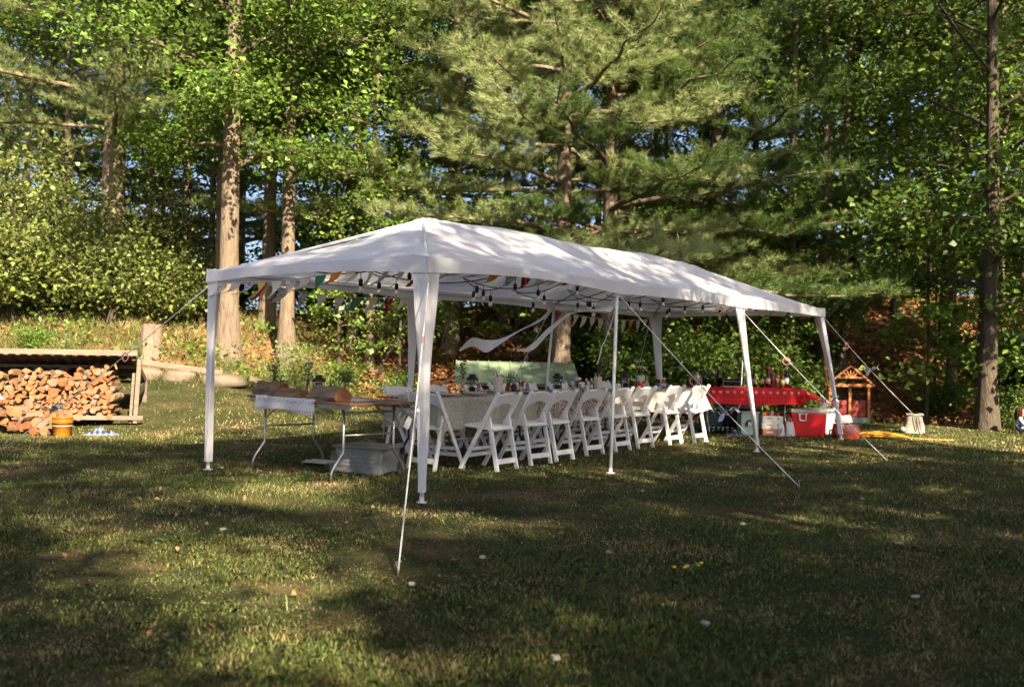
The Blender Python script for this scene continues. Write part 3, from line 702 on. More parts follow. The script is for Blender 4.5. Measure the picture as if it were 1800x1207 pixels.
# steel frame under the cover
def fr(p, q, name='frame_tube', r=.016): MB().tube([p, q], r, 8).build(name, white_steel, tent, True)
for i in range(3):
    for v in (0.012, TW-.012): fr((BAY[i], v, 1.955), (BAY[i+1], v, 1.955))
for u in (0.012, TL-.012): fr((u, 0, 1.955), (u, TW, 1.955))
fr((1.5, 1.45, 2.58), (7.35, 1.45, 2.58))
for u, v, pu in ((0, 0, 1.5), (0, TW, 1.5), (TL, 0, 7.35), (TL, TW, 7.35)): fr((u, v, 1.95), (pu, 1.45, 2.57), 'rafter')
for u in (2.95, 5.9):
    for v in (0, TW): fr((u, v, 1.95), (u, 1.45, 2.56), 'rafter')
# two leg sleeves torn loose, streaming in the wind
def streamer(pts, widths, label):
    pts = [Vector(p) for p in pts]; n = len(pts); m = MB()
    def fn(a, b):
        s = a*(n-1); i = min(int(s), n-2); f = s-i; P = [pts[max(0, min(n-1, i+k))] for k in (-1, 0, 1, 2)]
        q = .5*((2*P[1])+(P[2]-P[0])*f+(2*P[0]-5*P[1]+4*P[2]-P[3])*f*f+(3*P[1]-P[0]-3*P[2]+P[3])*f**3)
        w = widths[i]*(1-f)+widths[i+1]*f; tw_ = .35+1.1*math.sin(a*5.0)
        return q+Vector((.12*math.sin(tw_*2), math.sin(tw_)*.75, math.cos(tw_)*.8))*w*(b-.5)
    o = m.grid(fn, 44, 4).build('loose_sleeve', tent_in, None, True)
    o.parent = tent; o.matrix_parent_inverse = (Matrix.Translation((TLOC[0], TLOC[1], 0)) @ Matrix.Rotation(TA, 4, 'Z')).inverted()
    o['label'] = label
streamer([(.6, 14.45, 1.95), (.42, 14.3, 1.72), (.10, 14.1, 1.54), (-.20, 13.9, 1.36), (-.37, 13.8, 1.31), (-.55, 13.7, 1.36), (-.72, 13.6, 1.24)], [.06, .18, .26, .25, .22, .18, .04], 'loose leg sleeve streaming from the far bare pole')
streamer([(1.10, 10.42, 1.86), (1.04, 10.44, 1.74), (.90, 10.46, 1.70), (.66, 10.5, 1.67), (.55, 10.52, 1.61), (.36, 10.55, 1.44), (.24, 10.58, 1.31), (.13, 10.6, 1.255), (.05, 10.6, 1.27), (-.01, 10.6, 1.33)], [.08, .24, .20, .15, .16, .16, .10, .04, .025, .02], 'loose leg sleeve streaming from the near bare pole')

# ------------------------------------------------------------------ guy ropes
def guy(label, pts, ring=None, ribbon=None, stake=True, r=.0048):
    base = Vector(pts[-1]); t = thing('guy_rope', label, 'rope', base, 0, 'guy ropes holding the tent')
    L = [Vector(p)-base for p in pts]; q = []
    for a, b in zip(L[:-1], L[1:]): q += catenary(a, b, .035, 8)[:-1]
    q.append(L[-1]); MB().tube(q, r, 6).build('rope', rope_m, t, True)
    if ring is not None:
        c = L[0].lerp(L[-1], ring); d = (L[-1]-L[0]).normalized(); s = d.cross(Vector((0, 0, 1))).normalized(); u = s.cross(d)
        c = c-u*.045
        pts2 = [c+(d*math.cos(a)+u*math.sin(a))*.045 for a in np.linspace(0, 2*math.pi, 17)]
        MB().tube(pts2, .0075, 6, caps=False).build('tension_ring', pink_m, t, True)
    if ribbon is not None:
        c = L[0].lerp(L[-1], ribbon); m = MB()
        for k in range(6):
            a = k*1.05+.4; d = Vector((math.cos(a)-.5, math.sin(a)*.5, .35*math.sin(a*2.3)-.1)).normalized(); s = Vector((0, .3, 1)).cross(d).normalized()
            def fn(x, y, d=d, s=s, k=k): return c+d*(.02+.13*x)+s*(.05*(y-.5)*(1+.6*math.sin(x*5+k)))+Vector((0, 0, .025*math.sin(x*7+k)))
            m.grid(fn, 6, 2)
        m.build('ribbon', foil_m, t, True)
    if stake:
        MB().tube([(0, 0, -.08), (0.0, 0, .015), (-.012, 0, .06), (.02, 0, .065)], .005, 6).build('stake', steel_m, t, True)
    return t
guy('rope from the left tent corner slanting down past the woodpile', [tw(-.02, 2.92, 1.83), (-5.85, 11.49, .01)], .38, .72)
guy('rope from the nearest tent corner straight down to the front lawn', [tw(0, -.03, 1.84), (-.60, 5.44, .01)], .28, None)
guy('rope from the bare front pole crossing the chairs to the lawn', [tw(2.97, -.02, 1.85), (2.76, 9.42, .01)], .455, .63)
guy('rope from the third front leg crossing the drinks table corner', [tw(5.95, -.02, 1.84), (4.58, 12.01, .01)], .34, .62)
guy('rope from the far right tent corner down to the canvas bag', [tw(8.9, -.02, 1.85), (6.85, 16.8, .30)], .24, .50, False)
guy('rope behind the serving table tied to a back leg', [tw(2.93, 2.93, 1.75), (-2.37, 13.84, float(gz(-2.37, 13.84)))], .43)
guy('thin rope behind the dining table tied to the far bare pole', [tw(5.85, 2.95, 1.85), (-.35, 15.9, float(gz(-.35, 15.9)))], .38)
guy('loose rope end dangling from the bare front pole', [tw(2.93, -.01, 1.74), (.95, 10.5, 1.30), (.90, 10.5, 1.12)], None, None, False, .006)
guy('thin rope from the far back corner of the tent', [tw(8.8, 2.95, 1.85), (2.1, 18.2, float(gz(2.1, 18.2)))], None)
guy('loose rope end dangling beside the third front leg', [tw(5.98, -.03, 1.62), tw(6.0, -.03, 1.2), tw(5.97, -.03, .86)], None, None, False)
# a silver ribbon and a pink clip tied to the nearest rope, level with the chair seats
rb = thing('ribbon_bow', 'silver white ribbon fluttering on the nearest guy rope', 'ribbon', (-.66, 7.05, .80)); m = MB()
for k in range(5):
    a = 2.4+k*.42; d = Vector((math.cos(a), .3*math.sin(a*3), .55*math.sin(a)-.25)).normalized(); s = Vector((0, .5, 1)).cross(d).normalized()
    m.grid(lambda x, y, d=d, s=s, k=k: d*(.005+.14*x)+s*(.06*(y-.5)*(.5+x))+Vector((0, 0, .018*math.sin(x*8+k))), 7, 2)
m.build('ribbon_loops', foil_m, rb, True); MB().ico((0, 0, 0), (.014, .014, .018)).build('knot', foil_m, rb, True)
# orange extension cord hanging from the far corner
q = [tw(8.7, .05, 1.86)]+[Vector(p) for p in [(4.76, 15.2, 1.62), (4.82, 15.25, 1.2), (4.9, 15.3, .75), (4.92, 15.32, .5), (4.93, 15.4, .48)]]
o = MB().tube(q, .009, 6).build('hanging_cord', plain('orange cord', (.62, .13, .05), None, 8, .5), None, True)
tag(o, 'orange red cord hanging from the far right tent corner to the coolers', 'cord')

# ------------------------------------------------------------------ string lights
sl = thing('string_lights', 'black cable string lights with clear bulbs zigzagging under the tent roof', 'lights', (TLOC[0], TLOC[1], 0), TA)
def under(u, v, d=.0): return Vector((u, v, min(roof_z(u, v)-.05, 2.25)-d))
hooks = [under(.15, 1.75, .03), under(.62, .6), under(1.55, 2.35), under(1.95, .45), under(3.3, 2.45), under(2.75, .42), under(3.9, 1.1), under(4.35, 2.5), under(3.8, .4), under(5.5, 2.4), under(5.0, .45), under(6.0, 1.3), under(6.6, 2.45), under(6.3, .45), under(7.7, 2.35), under(7.4, .5), under(8.6, 1.6)]
allq = []
for i in range(len(hooks)-1):
    L = (hooks[i+1]-hooks[i]).length; sg = .045+.07*L
    q = catenary(hooks[i], hooks[i+1], sg*.9, 14); allq += q[:-1]
    nbulb = max(1, int(L/.8))
    for b in range(nbulb):
        p = q[int((b+.5)/nbulb*14)]
        s = MB().tube([p, p-Vector((0, 0, .06))], .004, 5).lathe([(.013, -.06), (.019, -.065), (.021, -.10), (.017, -.125)], 8, p).build('socket', black_m, sl, True)
        MB().lathe([(.011, -.122), (.012, -.132), (.020, -.155), (.022, -.170), (.016, -.186), (.001, -.192)], 9, p).build('bulb', bulb_glass, s, True)
allq.append(hooks[-1])
MB().tube(allq, .0065, 5).build('cable', black_m, sl, True)

# ------------------------------------------------------------------ bunting
def floral(name, base, ink, sc=9, thr=.5):
    t = NT(name); t.set(.85, 0, .15); v = t.coord('Object'); n = t.noise(v, sc*4, 3, .6, 2.2)
    c = t.ramp(n, [(thr-.03, base), (thr+.03, ink)]); t.base(c); t.translucent(c, .25); return t.m
def plaid(name, a, b, c):
    t = NT(name); t.set(.85, 0, .15); v = t.coord('Object'); sx = t.new('ShaderNodeSeparateXYZ'); t.l(v, sx.inputs[0])
    f1 = t.math('LESS_THAN', t.math('FRACT', t.math('MULTIPLY', sx.outputs[0], 14)), .45); f2 = t.math('LESS_THAN', t.math('FRACT', t.math('MULTIPLY', sx.outputs[2], 14)), .45)
    f3 = t.math('LESS_THAN', t.math('FRACT', t.math('MULTIPLY', sx.outputs[0], 7)), .06)
    cc = t.mix(f3, t.mix(t.math('MULTIPLY', t.math('ADD', f1, f2), .5), a, b), c); t.base(cc); t.translucent(cc, .2); return t.m
B_W = floral('white floral cotton', (.74, .71, .66), (.34, .30, .27)); B_N = floral('navy floral cotton', (.66, .66, .66), (.06, .10, .20)); B_G = fabric('green cotton', (.05, .20, .085))
B_O = fabric('orange cotton', (.72, .26, .03)); B_R = plaid('red tartan', (.50, .02, .02), (.03, .015, .015), (.6, .5, .1)); B_C = fabric('cream cotton', (.72, .66, .56)); B_L = floral('beige lace', (.70, .64, .55), (.52, .46, .38), 14)
BM = dict(W=B_W, N=B_N, G=B_G, O=B_O, R=B_R, C=B_C, L=B_L)
NAMEOF = dict(W='white floral', N='blue patterned', G='green', O='orange', R='red tartan', C='cream', L='beige lace')
def garland(label, path, seq, blow, drop=.21, wd=.155):
    g_ = thing('bunting', label, 'bunting', (TLOC[0], TLOC[1], 0), TA, 'bunting strings hung in the tent')
    MB().tube(path, .004, 4).build('string', B_C, g_, True)
    P = np.array([tuple(p) for p in path]); D = np.r_[0, np.cumsum(np.linalg.norm(np.diff(P, axis=0), axis=1))]
    for i, c in enumerate(seq):
        s0 = D[-1]*(i+.08)/len(seq); s1 = min(s0+wd, D[-1])
        a = Vector([np.interp(s0, D, P[:, k]) for k in range(3)]); b = Vector([np.interp(s1, D, P[:, k]) for k in range(3)])
        bw = Vector(blow)*random.uniform(.4, 1.4); ph = random.uniform(0, 6)
        def fn(x, y):
            q = a.lerp(b, .5+(x-.5)*(1-y*.97)); k = y*drop
            n = (b-a).cross(Vector((0, 0, 1))).normalized()
            return q+Vector((0, 0, -k*(1-.35*min(1, bw.length*y))))+bw*k*y*1.4+n*(.02*math.sin(y*5+ph+x*3)*y)
        ctr = a.lerp(b, .5); m = MB().grid(lambda x, y: fn(x, y)-ctr, 4, 6)
        o = m.build('pennant', BM[c], g_, True, loc=ctr); o['label'] = NAMEOF[c]+' pennant'
garland('bunting of pale and bright pennants along the left end of the tent', catenary((-.02, 2.78, 1.87), (-.02, .75, 1.94), .05, 16), 'WLNRCWLGOC', (0, 1.0, 0.1))
garland('bunting along the back edge of the tent behind the serving table', catenary((.5, 2.84, 1.90), (2.85, 2.84, 1.88), .07, 16), 'LWNCWGLRC', (-.5, 0, 0))
garland('bunting slanting up inside the near corner of the tent', catenary((.35, .35, 1.97), (.9, 1.9, 2.08), .04, 10), 'RCWLC', (-.4, .3, 0))
garland('bunting inside the front edge between the first two front legs', catenary((.5, .16, 1.96), (2.8, .25, 2.02), .03, 14), 'LCONRCLRC', (-.9, .4, .2))
garland('bunting along the back edge at the far right end', catenary((5.6, 2.84, 1.90), (8.8, 2.84, 1.86), .10, 14), 'CRWLCLWNCLOWLC', (-.35, 0, 0))
garland('bunting inside the front edge between the middle and far legs', catenary((5.2, .3, 2.03), (8.7, .4, 1.96), .06, 14), 'LCGLCLRCWLLCLG', (-.8, .3, .1))

# ------------------------------------------------------------------ white folding chairs
def make_chair(label):
    """local: faces +Y, feet on z = 0, width along X"""
    t = thing('folding_chair', label, 'chair', (0, 0, 0), 0, 'white folding chairs at the long table')
    def rail(yz, z): return None
    top = Vector((0, -.235, .80)); ft = Vector((0, .235, 0)); d = (ft-top).normalized(); nrm = Vector((0, d.z, -d.y))
    for s in (-1, 1):
        m = MB().bar(top+Vector((s*.205, 0, 0)), ft+Vector((s*.205, 0, 0)), .024, .044, nrm)
        m.lathe([(.0225, -.012), (.0225, .012)], 12, top+Vector((s*.205, 0, 0)), rot=Matrix.Rotation(math.pi/2, 3, 'Y'))
        m.build('front_leg', white_plastic, t, bevel=.004)
        MB().bar((s*.176, -.105, .545), (s*.176, -.225, 0), .026, .046, (0, 1, .2)).lathe([(.023, -.013), (.023, .013)], 12, (s*.176, -.105, .545), rot=Matrix.Rotation(math.pi/2, 3, 'Y')).build('rear_leg', white_plastic, t, bevel=.004)
        MB().lathe([(.007, 0), (.006, .004)], 8, (s*(.205+.012), -.07, .52), rot=Matrix.Rotation(s*math.pi/2, 3, 'Y')).build('bolt', steel_m, t)
    # arched back panel between the rails
    up = -d; M = Matrix(((1, 0, 0, 0), (0, up.y, nrm.y, top.y-.0*up.y), (0, up.z, nrm.z, top.z), (0, 0, 0, 1)))
    N = 14; lo = [(-.195+.39*i/N, -.175+.065*math.sin(math.pi*i/N)) for i in range(N+1)]; hi = [(.195-.39*i/N, -.03+.035*math.sin(math.pi*i/N)) for i in range(N+1)]
    m = MB(); n = N+1
    for k in range(N):
        a, b = lo[k], lo[k+1]; c, e_ = hi[N-k-1], hi[N-k]
        pts = [a, b, c, e_]; vs = [M @ Vector((x, y, z)) for z in (-.012, .012) for x, y in pts]
        m._add(vs, [(3, 2, 1, 0), (4, 5, 6, 7), (0, 1, 5, 4), (2, 3, 7, 6)]+([(3, 0, 4, 7)] if k == 0 else [])+([(1, 2, 6, 5)] if k == N-1 else []))
    m.build('back_panel', white_plastic, t)
    seat = MB().box((0, .02, .445), (.375, .39, .026), Euler((R(4), 0, 0))).build('seat', white_plastic, t, bevel=.008)
    MB().box((0, .025, .463), (.33, .34, .014), Euler((R(4), 0, 0))).build('seat_pad', white_plastic, seat, bevel=.006)
    MB().bar((-.165, -.205, .10), (.165, -.205, .10), .020, .055, (0, .2, 1)).build('rear_stretcher', white_plastic, t, bevel=.003)
    MB().bar((-.195, .145, .15), (.195, .145, .15), .020, .05, nrm).build('front_stretcher', white_plastic, t, bevel=.003)
    MB().bar((-.195, .108, .215), (.195, .108, .215), .020, .045, nrm).build('front_stretcher', white_plastic, t, bevel=.003)
    return t
chair0 = make_chair('')
used = [False]
def put_chair(u, v, face, label):
    c = chair0 if not used[0] else copy_tree(chair0); used[0] = True
    p = tw(u, v); c.location = (p.x, p.y, float(gz(p.x, p.y))); c.rotation_euler = (0, 0, TA+face); c['label'] = label
put_chair(1.80, 1.49, -math.pi/2+.06, 'white folding chair at the left head of the long table, behind the nearest tent leg')
ORD = ['first', 'second', 'third', 'fourth', 'fifth', 'sixth', 'seventh', 'eighth']
for i, (u, v, a) in enumerate([(2.20, 1.07, .05), (2.90, 1.13, -.03), (3.42, 1.18, .04), (4.22, 1.28, -.02), (4.88, 1.29, .02), (5.48, 1.30, -.04), (6.22, 1.26, .03), (6.80, 1.18, 0)]):
    put_chair(u, v, a, f'white folding chair, {ORD[i]} from the left in the near row')
for i, u in enumerate([2.5, 3.15, 3.8, 4.45, 5.1, 5.75, 6.4, 7.05]):
    put_chair(u, 2.52+.04*math.sin(i*2.1), math.pi+.06*math.sin(i*3.7), f'white folding chair, {ORD[i]} from the left on the far side of the long table')

# ------------------------------------------------------------------ long dining table: three folding tables end to end under cloths
def lace(name, c1, c2, sc, ink=.0):
    t = NT(name); t.set(.8, 0, .2); v = t.coord('Object')
    vo = t.new('ShaderNodeTexVoronoi', feature='SMOOTH_F1'); vo.inputs['Scale'].default_value = sc; t.l(v, vo.inputs['Vector'])
    w = t.math('SINE', t.math('MULTIPLY', vo.outputs['Distance'], 26)); n = t.noise(v, sc*5, 3, .6, 1.5)
    f = t.math('ADD', t.math('MULTIPLY', w, .28), n); c = t.ramp(f, [(.36, c2), (.52, c1), (.8, c1)])
    t.base(c); t.bump(f, .25, .004); t.translucent(c, .3); return t.m
cloth_a = lace('cream lace cloth', (.62, .57, .49), (.44, .39, .32), 24); cloth_b = lace('brown paisley cloth', (.58, .50, .44), (.26, .16, .12), 13)
cloth_c = fabric('plain linen cloth', (.60, .53, .45), .2); cloth_d = fabric('white cotton cloth', (.82, .80, .78), .2)
def folding_table(label, u0, u1, v0, v1, group, topm, legm, root=None, h=.735, name='folding_table', loc=None, rz=None):
    t = thing(name, label, 'table', loc or (TLOC[0], TLOC[1], 0), TA if rz is None else rz, group)
    MB().box(((u0+u1)/2, (v0+v1)/2, h-.012), (u1-u0, v1-v0, .024)).build('table_top', topm, t, bevel=.005)
    MB().box(((u0+u1)/2, v0+.03, h-.045), (u1-u0-.06, .02, .042)).build('apron', legm, t); MB().box(((u0+u1)/2, v1-.03, h-.045), (u1-u0-.06, .02, .042)).build('apron', legm, t)
    L = u1-u0
    for s, uu in ((1, u0+.22), (-1, u1-.22)):
        for k, vv in ((-1, v0+.09), (1, v1-.09)):
            MB().tube([(uu, vv, h-.03), (uu, vv, .30), (uu, vv+k*.00-k*.0, .27), (uu, vv+k*.10, .14), (uu, vv+k*.125, .09), (uu, vv+k*.13, 0)], .0125, 8).build('leg', legm, t, True)
        MB().tube([(uu, v0+.09, .43), (uu, v1-.09, .43)], .010, 7).build('crossbar', legm, t, True)
        MB().tube([(uu, v0+.09, h-.10), (uu, v1-.09, h-.10)], .009, 7).build('crossbar', legm, t, True)
        for vv in (v0+.11, v1-.11): MB().tube([(uu, vv, .52), (uu+s*.20, vv+(.08 if vv < (v0+v1)/2 else -.08), h-.03)], .008, 6).build('brace', legm, t, True)
    return t
TG = 'folding tables under the tent'
tabs = [(1.76, 3.43), (3.45, 5.28), (5.30, 7.55)]; V0, V1 = 1.36, 2.14
for i, (a, b) in enumerate(tabs):
    folding_table(['leftmost folding table of the long row, under the cream lace cloth', 'middle folding table of the long row', 'far right folding table of the long row, under the white cloth'][i], a, b, V0, V1, TG, white_plastic, black_metal)
def table_cloth(label, u0, u1, v0, v1, drop, mat, z=.742, seed=0, endL=True, endR=True, flare=0.0, loc=None, rz=None, ph=1.0, amp=.03, name='tablecloth'):
    """a cloth lying on the table with its sides hanging in soft folds"""
    m = MB(); nu, nv = 64, 40; rs = np.random.default_rng(seed); p1, p2 = rs.uniform(0, 6, 2)
    a0 = u0-(drop if endL else 0); a1 = u1+(drop if endR else 0); b0 = v0-drop; b1 = v1+drop
    def fn(x, y):
        a = a0+(a1-a0)*x; b = b0+(b1-b0)*y; du = max(u0-a, 0, a-u1); dv = max(v0-b, 0, b-v1)
        over = math.hypot(du, dv); cu = min(max(a, u0), u1); cv = min(max(b, v0), v1)
        if over < 1e-6: return (a, b, z+.0025*math.sin(a*9+p1)*math.sin(b*11+p2))
        ou = 0 if du == 0 else math.copysign(1, a-cu)*du/over; ov = 0 if dv == 0 else math.copysign(1, b-cv)*dv/over
        k = min(over/.25, 1); fold = amp*math.sin((cu*ph*9+p1)+ (2.5 if dv else 0) + ov*2)*k+amp*.5*math.sin(cv*17+cu*21+p2)*k
        out = .012+over*.10+fold*.8+(flare*over if a > u1 else 0)
        low = over*(.97+.05*math.sin(cu*5+p2))
        return (cu+ou*(out+.012), cv+ov*(out+.012), z-low+(flare*.35*over if a > u1 else 0))
    o = m.grid(fn, nu, nv).build(name, mat, None, True)
    o.location = loc or (TLOC[0], TLOC[1], 0); o.rotation_euler = (0, 0, TA if rz is None else rz)
    return tag(o, label, 'tablecloth', 'tablecloths on the long table' if loc is None else None)
table_cloth('cream lace cloth hanging over the left end of the long table', 1.74, 3.40, V0, V1, .33, cloth_a, seed=1, endR=False, amp=.045)
table_cloth('brown paisley cloth on the middle of the long table', 3.33, 4.90, V0, V1, .30, cloth_b, .7475, 2, False, False)
table_cloth('plain linen cloth on the long table beyond the paisley one', 4.84, 6.35, V0, V1, .27, cloth_c, .7415, 3, False, False)
table_cloth('white cloth flaring at the far right end of the long table', 6.30, 7.58, V0, V1, .36, cloth_d, .7475, 4, False, True, .35)

# ------------------------------------------------------------------ table ware
TZ = .752
china = plain('cream stoneware', (.70, .62, .52), (.62, .53, .43), 5, .35); enamel = plain('white enamel', (.76, .72, .66), None, 5, .3)
tin_m = plain('stamped tin', (.60, .60, .60), (.4, .4, .4), 20, .3, .7)
def on_table(name, label, cat, u, v, group=None, rz=0., z=TZ):
    p = tw(u, v, z); return thing(name, label, cat, p, TA+rz, group)
PL = MB().lathe([(.001, .004), (.075, .004), (.13, .018), (.134, .021), (.132, .024), (.075, .012), (.001, .011)], 26).mesh('plate_body', china, True)
def plates(u, v, n, label, tilt=0):
    for k in range(n):
        o = link('plate', PL); o.location = tw(u+.006*math.sin(k*3+u), v+.006*math.cos(k*2), TZ+k*.011); o.rotation_euler = (0, 0, k)
        tag(o, label if n == 1 else (('lower ' if k == 0 else 'upper ')+label), 'plate', 'plates set on the long table')
for u, v, n, lb in [(2.05, 1.55, 1, 'cream plate nearest the left head chair'), (2.30, 1.98, 1, 'cream plate across from the gold bud vase'), (2.45, 1.50, 2, 'cream plate of the pair before the first near chair'), (3.0, 1.50, 1, 'cream plate before the tall white utensil pot'), (3.5, 1.50, 1, 'cream plate before the amber vase'),
                    (4.15, 1.50, 2, 'brown rimmed plate of the pair before the second lantern'), (4.75, 1.5, 1, 'cream plate before the blue cup'), (5.3, 1.5, 1, 'cream plate left of the white mug'), (5.75, 1.52, 1, 'cream plate before the third lantern'), (6.35, 1.5, 2, 'tan plate of the pair before the white flower pot'), (6.95, 1.5, 1, 'tan plate nearest the far right table end'),
                    (2.0, 1.97, 1, 'cream plate on the far side of the left table end'), (3.2, 2.0, 1, 'cream plate on the far side behind the white utensil pot'), (3.95, 2.0, 1, 'cream plate on the far side behind the hot sauce pair'), (5.2, 2.0, 1, 'cream plate on the far side behind the white mug')]:
    plates(u, v, n, lb)
def lantern(t):
    MB().lathe([(.062, 0), (.062, .018), (.05, .02)], 16).build('base', black_metal, t, True)
    MB().lathe([(.052, .02), (.052, .15)], 18).build('glass', glass_m, t, True)
    for k in range(4):
        a = k*math.pi/2+.4; MB().tube([(.056*math.cos(a), .056*math.sin(a), .01), (.056*math.cos(a), .056*math.sin(a), .165)], .0035, 5).build('post', black_metal, t)
    for z in (.06, .105): MB().tube([(.056*math.cos(a), .056*math.sin(a), z) for a in np.linspace(0, 2*math.pi, 19)], .0028, 5, caps=False).build('guard_ring', black_metal, t)
    MB().lathe([(.07, .155), (.072, .165), (.062, .185), (.05, .19), (.036, .196), (.036, .215), (.03, .222), (.001, .224)], 18).build('cap', black_metal, t, True)
    MB().tube([(.068*math.cos(a), 0, .18+.07*math.sin(a)*.0+(.03 if .2 < a < 2.9 else 0)) for a in np.linspace(0, math.pi, 9)], .003, 5).build('handle', black_metal, t)
    MB().lathe([(.026, .02), (.026, .08), (.004, .082), (.003, .092)], 12).build('candle', enamel, t, True)
for u, v, lb in [(2.66, 1.72, 'black topped glass lantern left of the tall white utensil pot'), (4.45, 1.80, 'black topped glass lantern in the middle of the long table'), (6.02, 1.74, 'glass lantern beside the red mug')]:
    lantern(on_table('lantern', lb, 'lantern', u, v, 'lanterns'))
def sauce(u, v, lb, body=sauce_m, label_c=(.75, .72, .62)):
    t = on_table('sauce_bottle', lb, 'bottle', u, v, 'small hot sauce bottles')
    MB().lathe([(.021, 0), (.023, .004), (.023, .075), (.020, .088), (.011, .105), (.010, .125)], 12).build('bottle', body, t, True)
    MB().lathe([(.0235, .018), (.0235, .066)], 12).build('label', paper(label_c), t, True)
    MB().lathe([(.013, .118), (.013, .15), (.010, .153)], 10).build('cap', enamel, t, True)
_paper = {}
def paper(c):
    if c not in _paper: _paper[c] = plain('printed label %d' % len(_paper), c, tuple(x*.45 for x in c), 70, .6)
    return _paper[c]
sauce(2.86, 1.79, 'single hot sauce bottle with blue label right of the first lantern', sauce_m, (.30, .42, .60))
sauce(3.62, 1.76, 'left hot sauce bottle of the pair beside the dark mug'); sauce(3.70, 1.72, 'right hot sauce bottle of the pair with a blue and yellow label', sauce_m, (.12, .25, .60))
sauce(5.06, 1.76, 'red hot sauce bottle beside the blue cup'); sauce(5.14, 1.73, 'green hot sauce bottle beside the second utensil pot', green_sauce)
sauce(6.20, 1.62, 'hot sauce bottle behind the red mug', sauce_m, (.7, .5, .1)); sauce(6.32, 1.62, 'hot sauce bottle right of the red mug')
sauce(6.86, 1.62, 'red hot sauce bottle near the far right table end', sauce_m, (.55, .62, .75)); sauce(6.96, 1.64, 'green hot sauce bottle near the far right table end', green_sauce, (.55, .62, .75))
def pot(u, v, lb, h=.175, r=.058, m=enamel, fill=None):
    t = on_table('utensil_pot' if fill == 'forks' else 'flower_pot', lb, 'pot', u, v)
    MB().lathe([(r*.78, 0), (r*.8, .004), (r, h), (r*1.03, h+.003), (r*.97, h+.004), (r*.8, .03)], 20).build('pot', m, t, True)
    if fill == 'forks':
        for k in range(9):
            a = k*.7; MB().bar((r*.3*math.cos(a), r*.3*math.sin(a), .03), (r*.75*math.cos(a), r*.75*math.sin(a), h+.03+.012*(k % 3)), .010, .002).build('cutlery', black_m if k % 2 else tin_m, t)
        MB().bar((-.02, -r*.93, h*.56), (.02, -r*.93, h*.56), .003, .006).build('printed_word', plain('faded print', (.45, .2, .2)), t)
    return t
def flowers(t, z0, n, spread, h, petal, m2=None, leafy=20, seed=0, fr_=.012):
    r = np.random.default_rng(seed); st = MB(); heads = []
    for k in range(n):
        a = r.uniform(0, 6.28); s = spread*r.uniform(.3, 1); e_ = Vector((s*math.cos(a), s*math.sin(a), z0+h*r.uniform(.55, 1)))
        st.tube([(0, 0, z0*.3), (e_.x*.4, e_.y*.4, z0+(e_.z-z0)*.5), e_], .0018, 4); heads.append(e_)
    st.build('stems', weed_stem, t)
    for k, e_ in enumerate(heads):
        MB().ico(e_, (fr_, fr_, fr_*.6), 8, 4).build('bloom', (m2 if m2 and k % 3 == 0 else petal), t, True)
    P = np.stack([r.normal(0, spread*.45, leafy), r.normal(0, spread*.45, leafy), z0+r.uniform(0, .75, leafy)*h], -1)
    V, F_ = leaf_cards(P, r.uniform(.02, .05, leafy), r.uniform(.012, .025, leafy), .2)
    link('leaves', np_mesh('leaves', V, F_, weed_m, np.repeat(r.uniform(.1, .7, leafy), 4)), t)
weed_stem = plain('flower stem', (.07, .11, .03)); petal_w = plain('white petals', (.75, .73, .62)); petal_y = plain('golden petals', (.75, .30, .02)); petal_g = plain('pale green blooms', (.50, .52, .26))
pot(3.10, 1.70, 'tall white pot of cutlery in the left half of the long table', .185, .062, enamel, 'forks')
pot(5.28, 1.72, 'glass pot of cutlery right of the green hot sauce', .17, .055, china, 'forks')
p3_ = pot(6.55, 1.80, 'white pot of pale flowers near the far right end of the long table', .17, .06, enamel); flowers(p3_, .16, 16, .09, .17, petal_g, None, 50, 3, .02)
t = on_table('bud_vase', 'gold bud vase with one tall orange flower stem', 'vase', 2.42, 1.66)
MB().lathe([(.022, 0), (.012, .01), (.03, .035), (.034, .055), (.02, .085), (.007, .105), (.006, .17), (.010, .185)], 16).build('vase', plain('old brass', (.55, .32, .10), None, 10, .3, .9), t, True); flowers(t, .18, 7, .04, .24, petal_y, None, 40, 5, .014)
t = on_table('amber_vase', 'amber glass vase with small white flowers', 'vase', 3.30, 1.70)
MB().lathe([(.02, 0), (.035, .02), (.04, .05), (.03, .085), (.018, .105), (.024, .125)], 16).build('vase', amber_glass, t, True); flowers(t, .11, 14, .12, .15, petal_w, None, 50, 6, .009)
t = on_table('glass_vase', 'small glass of white roses right of the middle lantern', 'vase', 4.55, 1.56)
MB().lathe([(.03, 0), (.034, .01), (.036, .10)], 14).build('glass', glass_m, t, True); flowers(t, .09, 12, .055, .085, petal_w, None, 24, 7, .021)
t = on_table('glass_flask', 'clear flared glass vase beside the white flower pot', 'vase', 6.66, 1.76)
MB().lathe([(.055, 0), (.05, .02), (.02, .09), (.014, .16), (.02, .175)], 16).build('flask', glass_m, t, True)
def mug(u, v, lb, m, h=.085, r=.042):
    t = on_table('mug', lb, 'mug', u, v, 'mugs', 2.6)
    MB().lathe([(r*.9, 0), (r, .008), (r, h), (r*.92, h), (r*.9, .01)], 18).build('cup', m, t, True)
    MB().tube([(r+.024*math.sin(a)-.002, 0, h*.5+.028*math.cos(a)) for a in np.linspace(0, math.pi, 9)], .0055, 6).build('handle', m, t, True)
mug(3.52, 1.80, 'dark mug beside the hot sauce pair', black_metal); mug(4.92, 1.80, 'blue enamel cup beside the red hot sauce', plain('blue enamel', (.03, .12, .45), None, 5, .25), .06); mug(5.62, 1.62, 'white mug beside the bare front pole', enamel); mug(6.13, 1.56, 'red enamel mug beside the third lantern', plain('red enamel', (.75, .03, .015), None, 5, .25), .085)
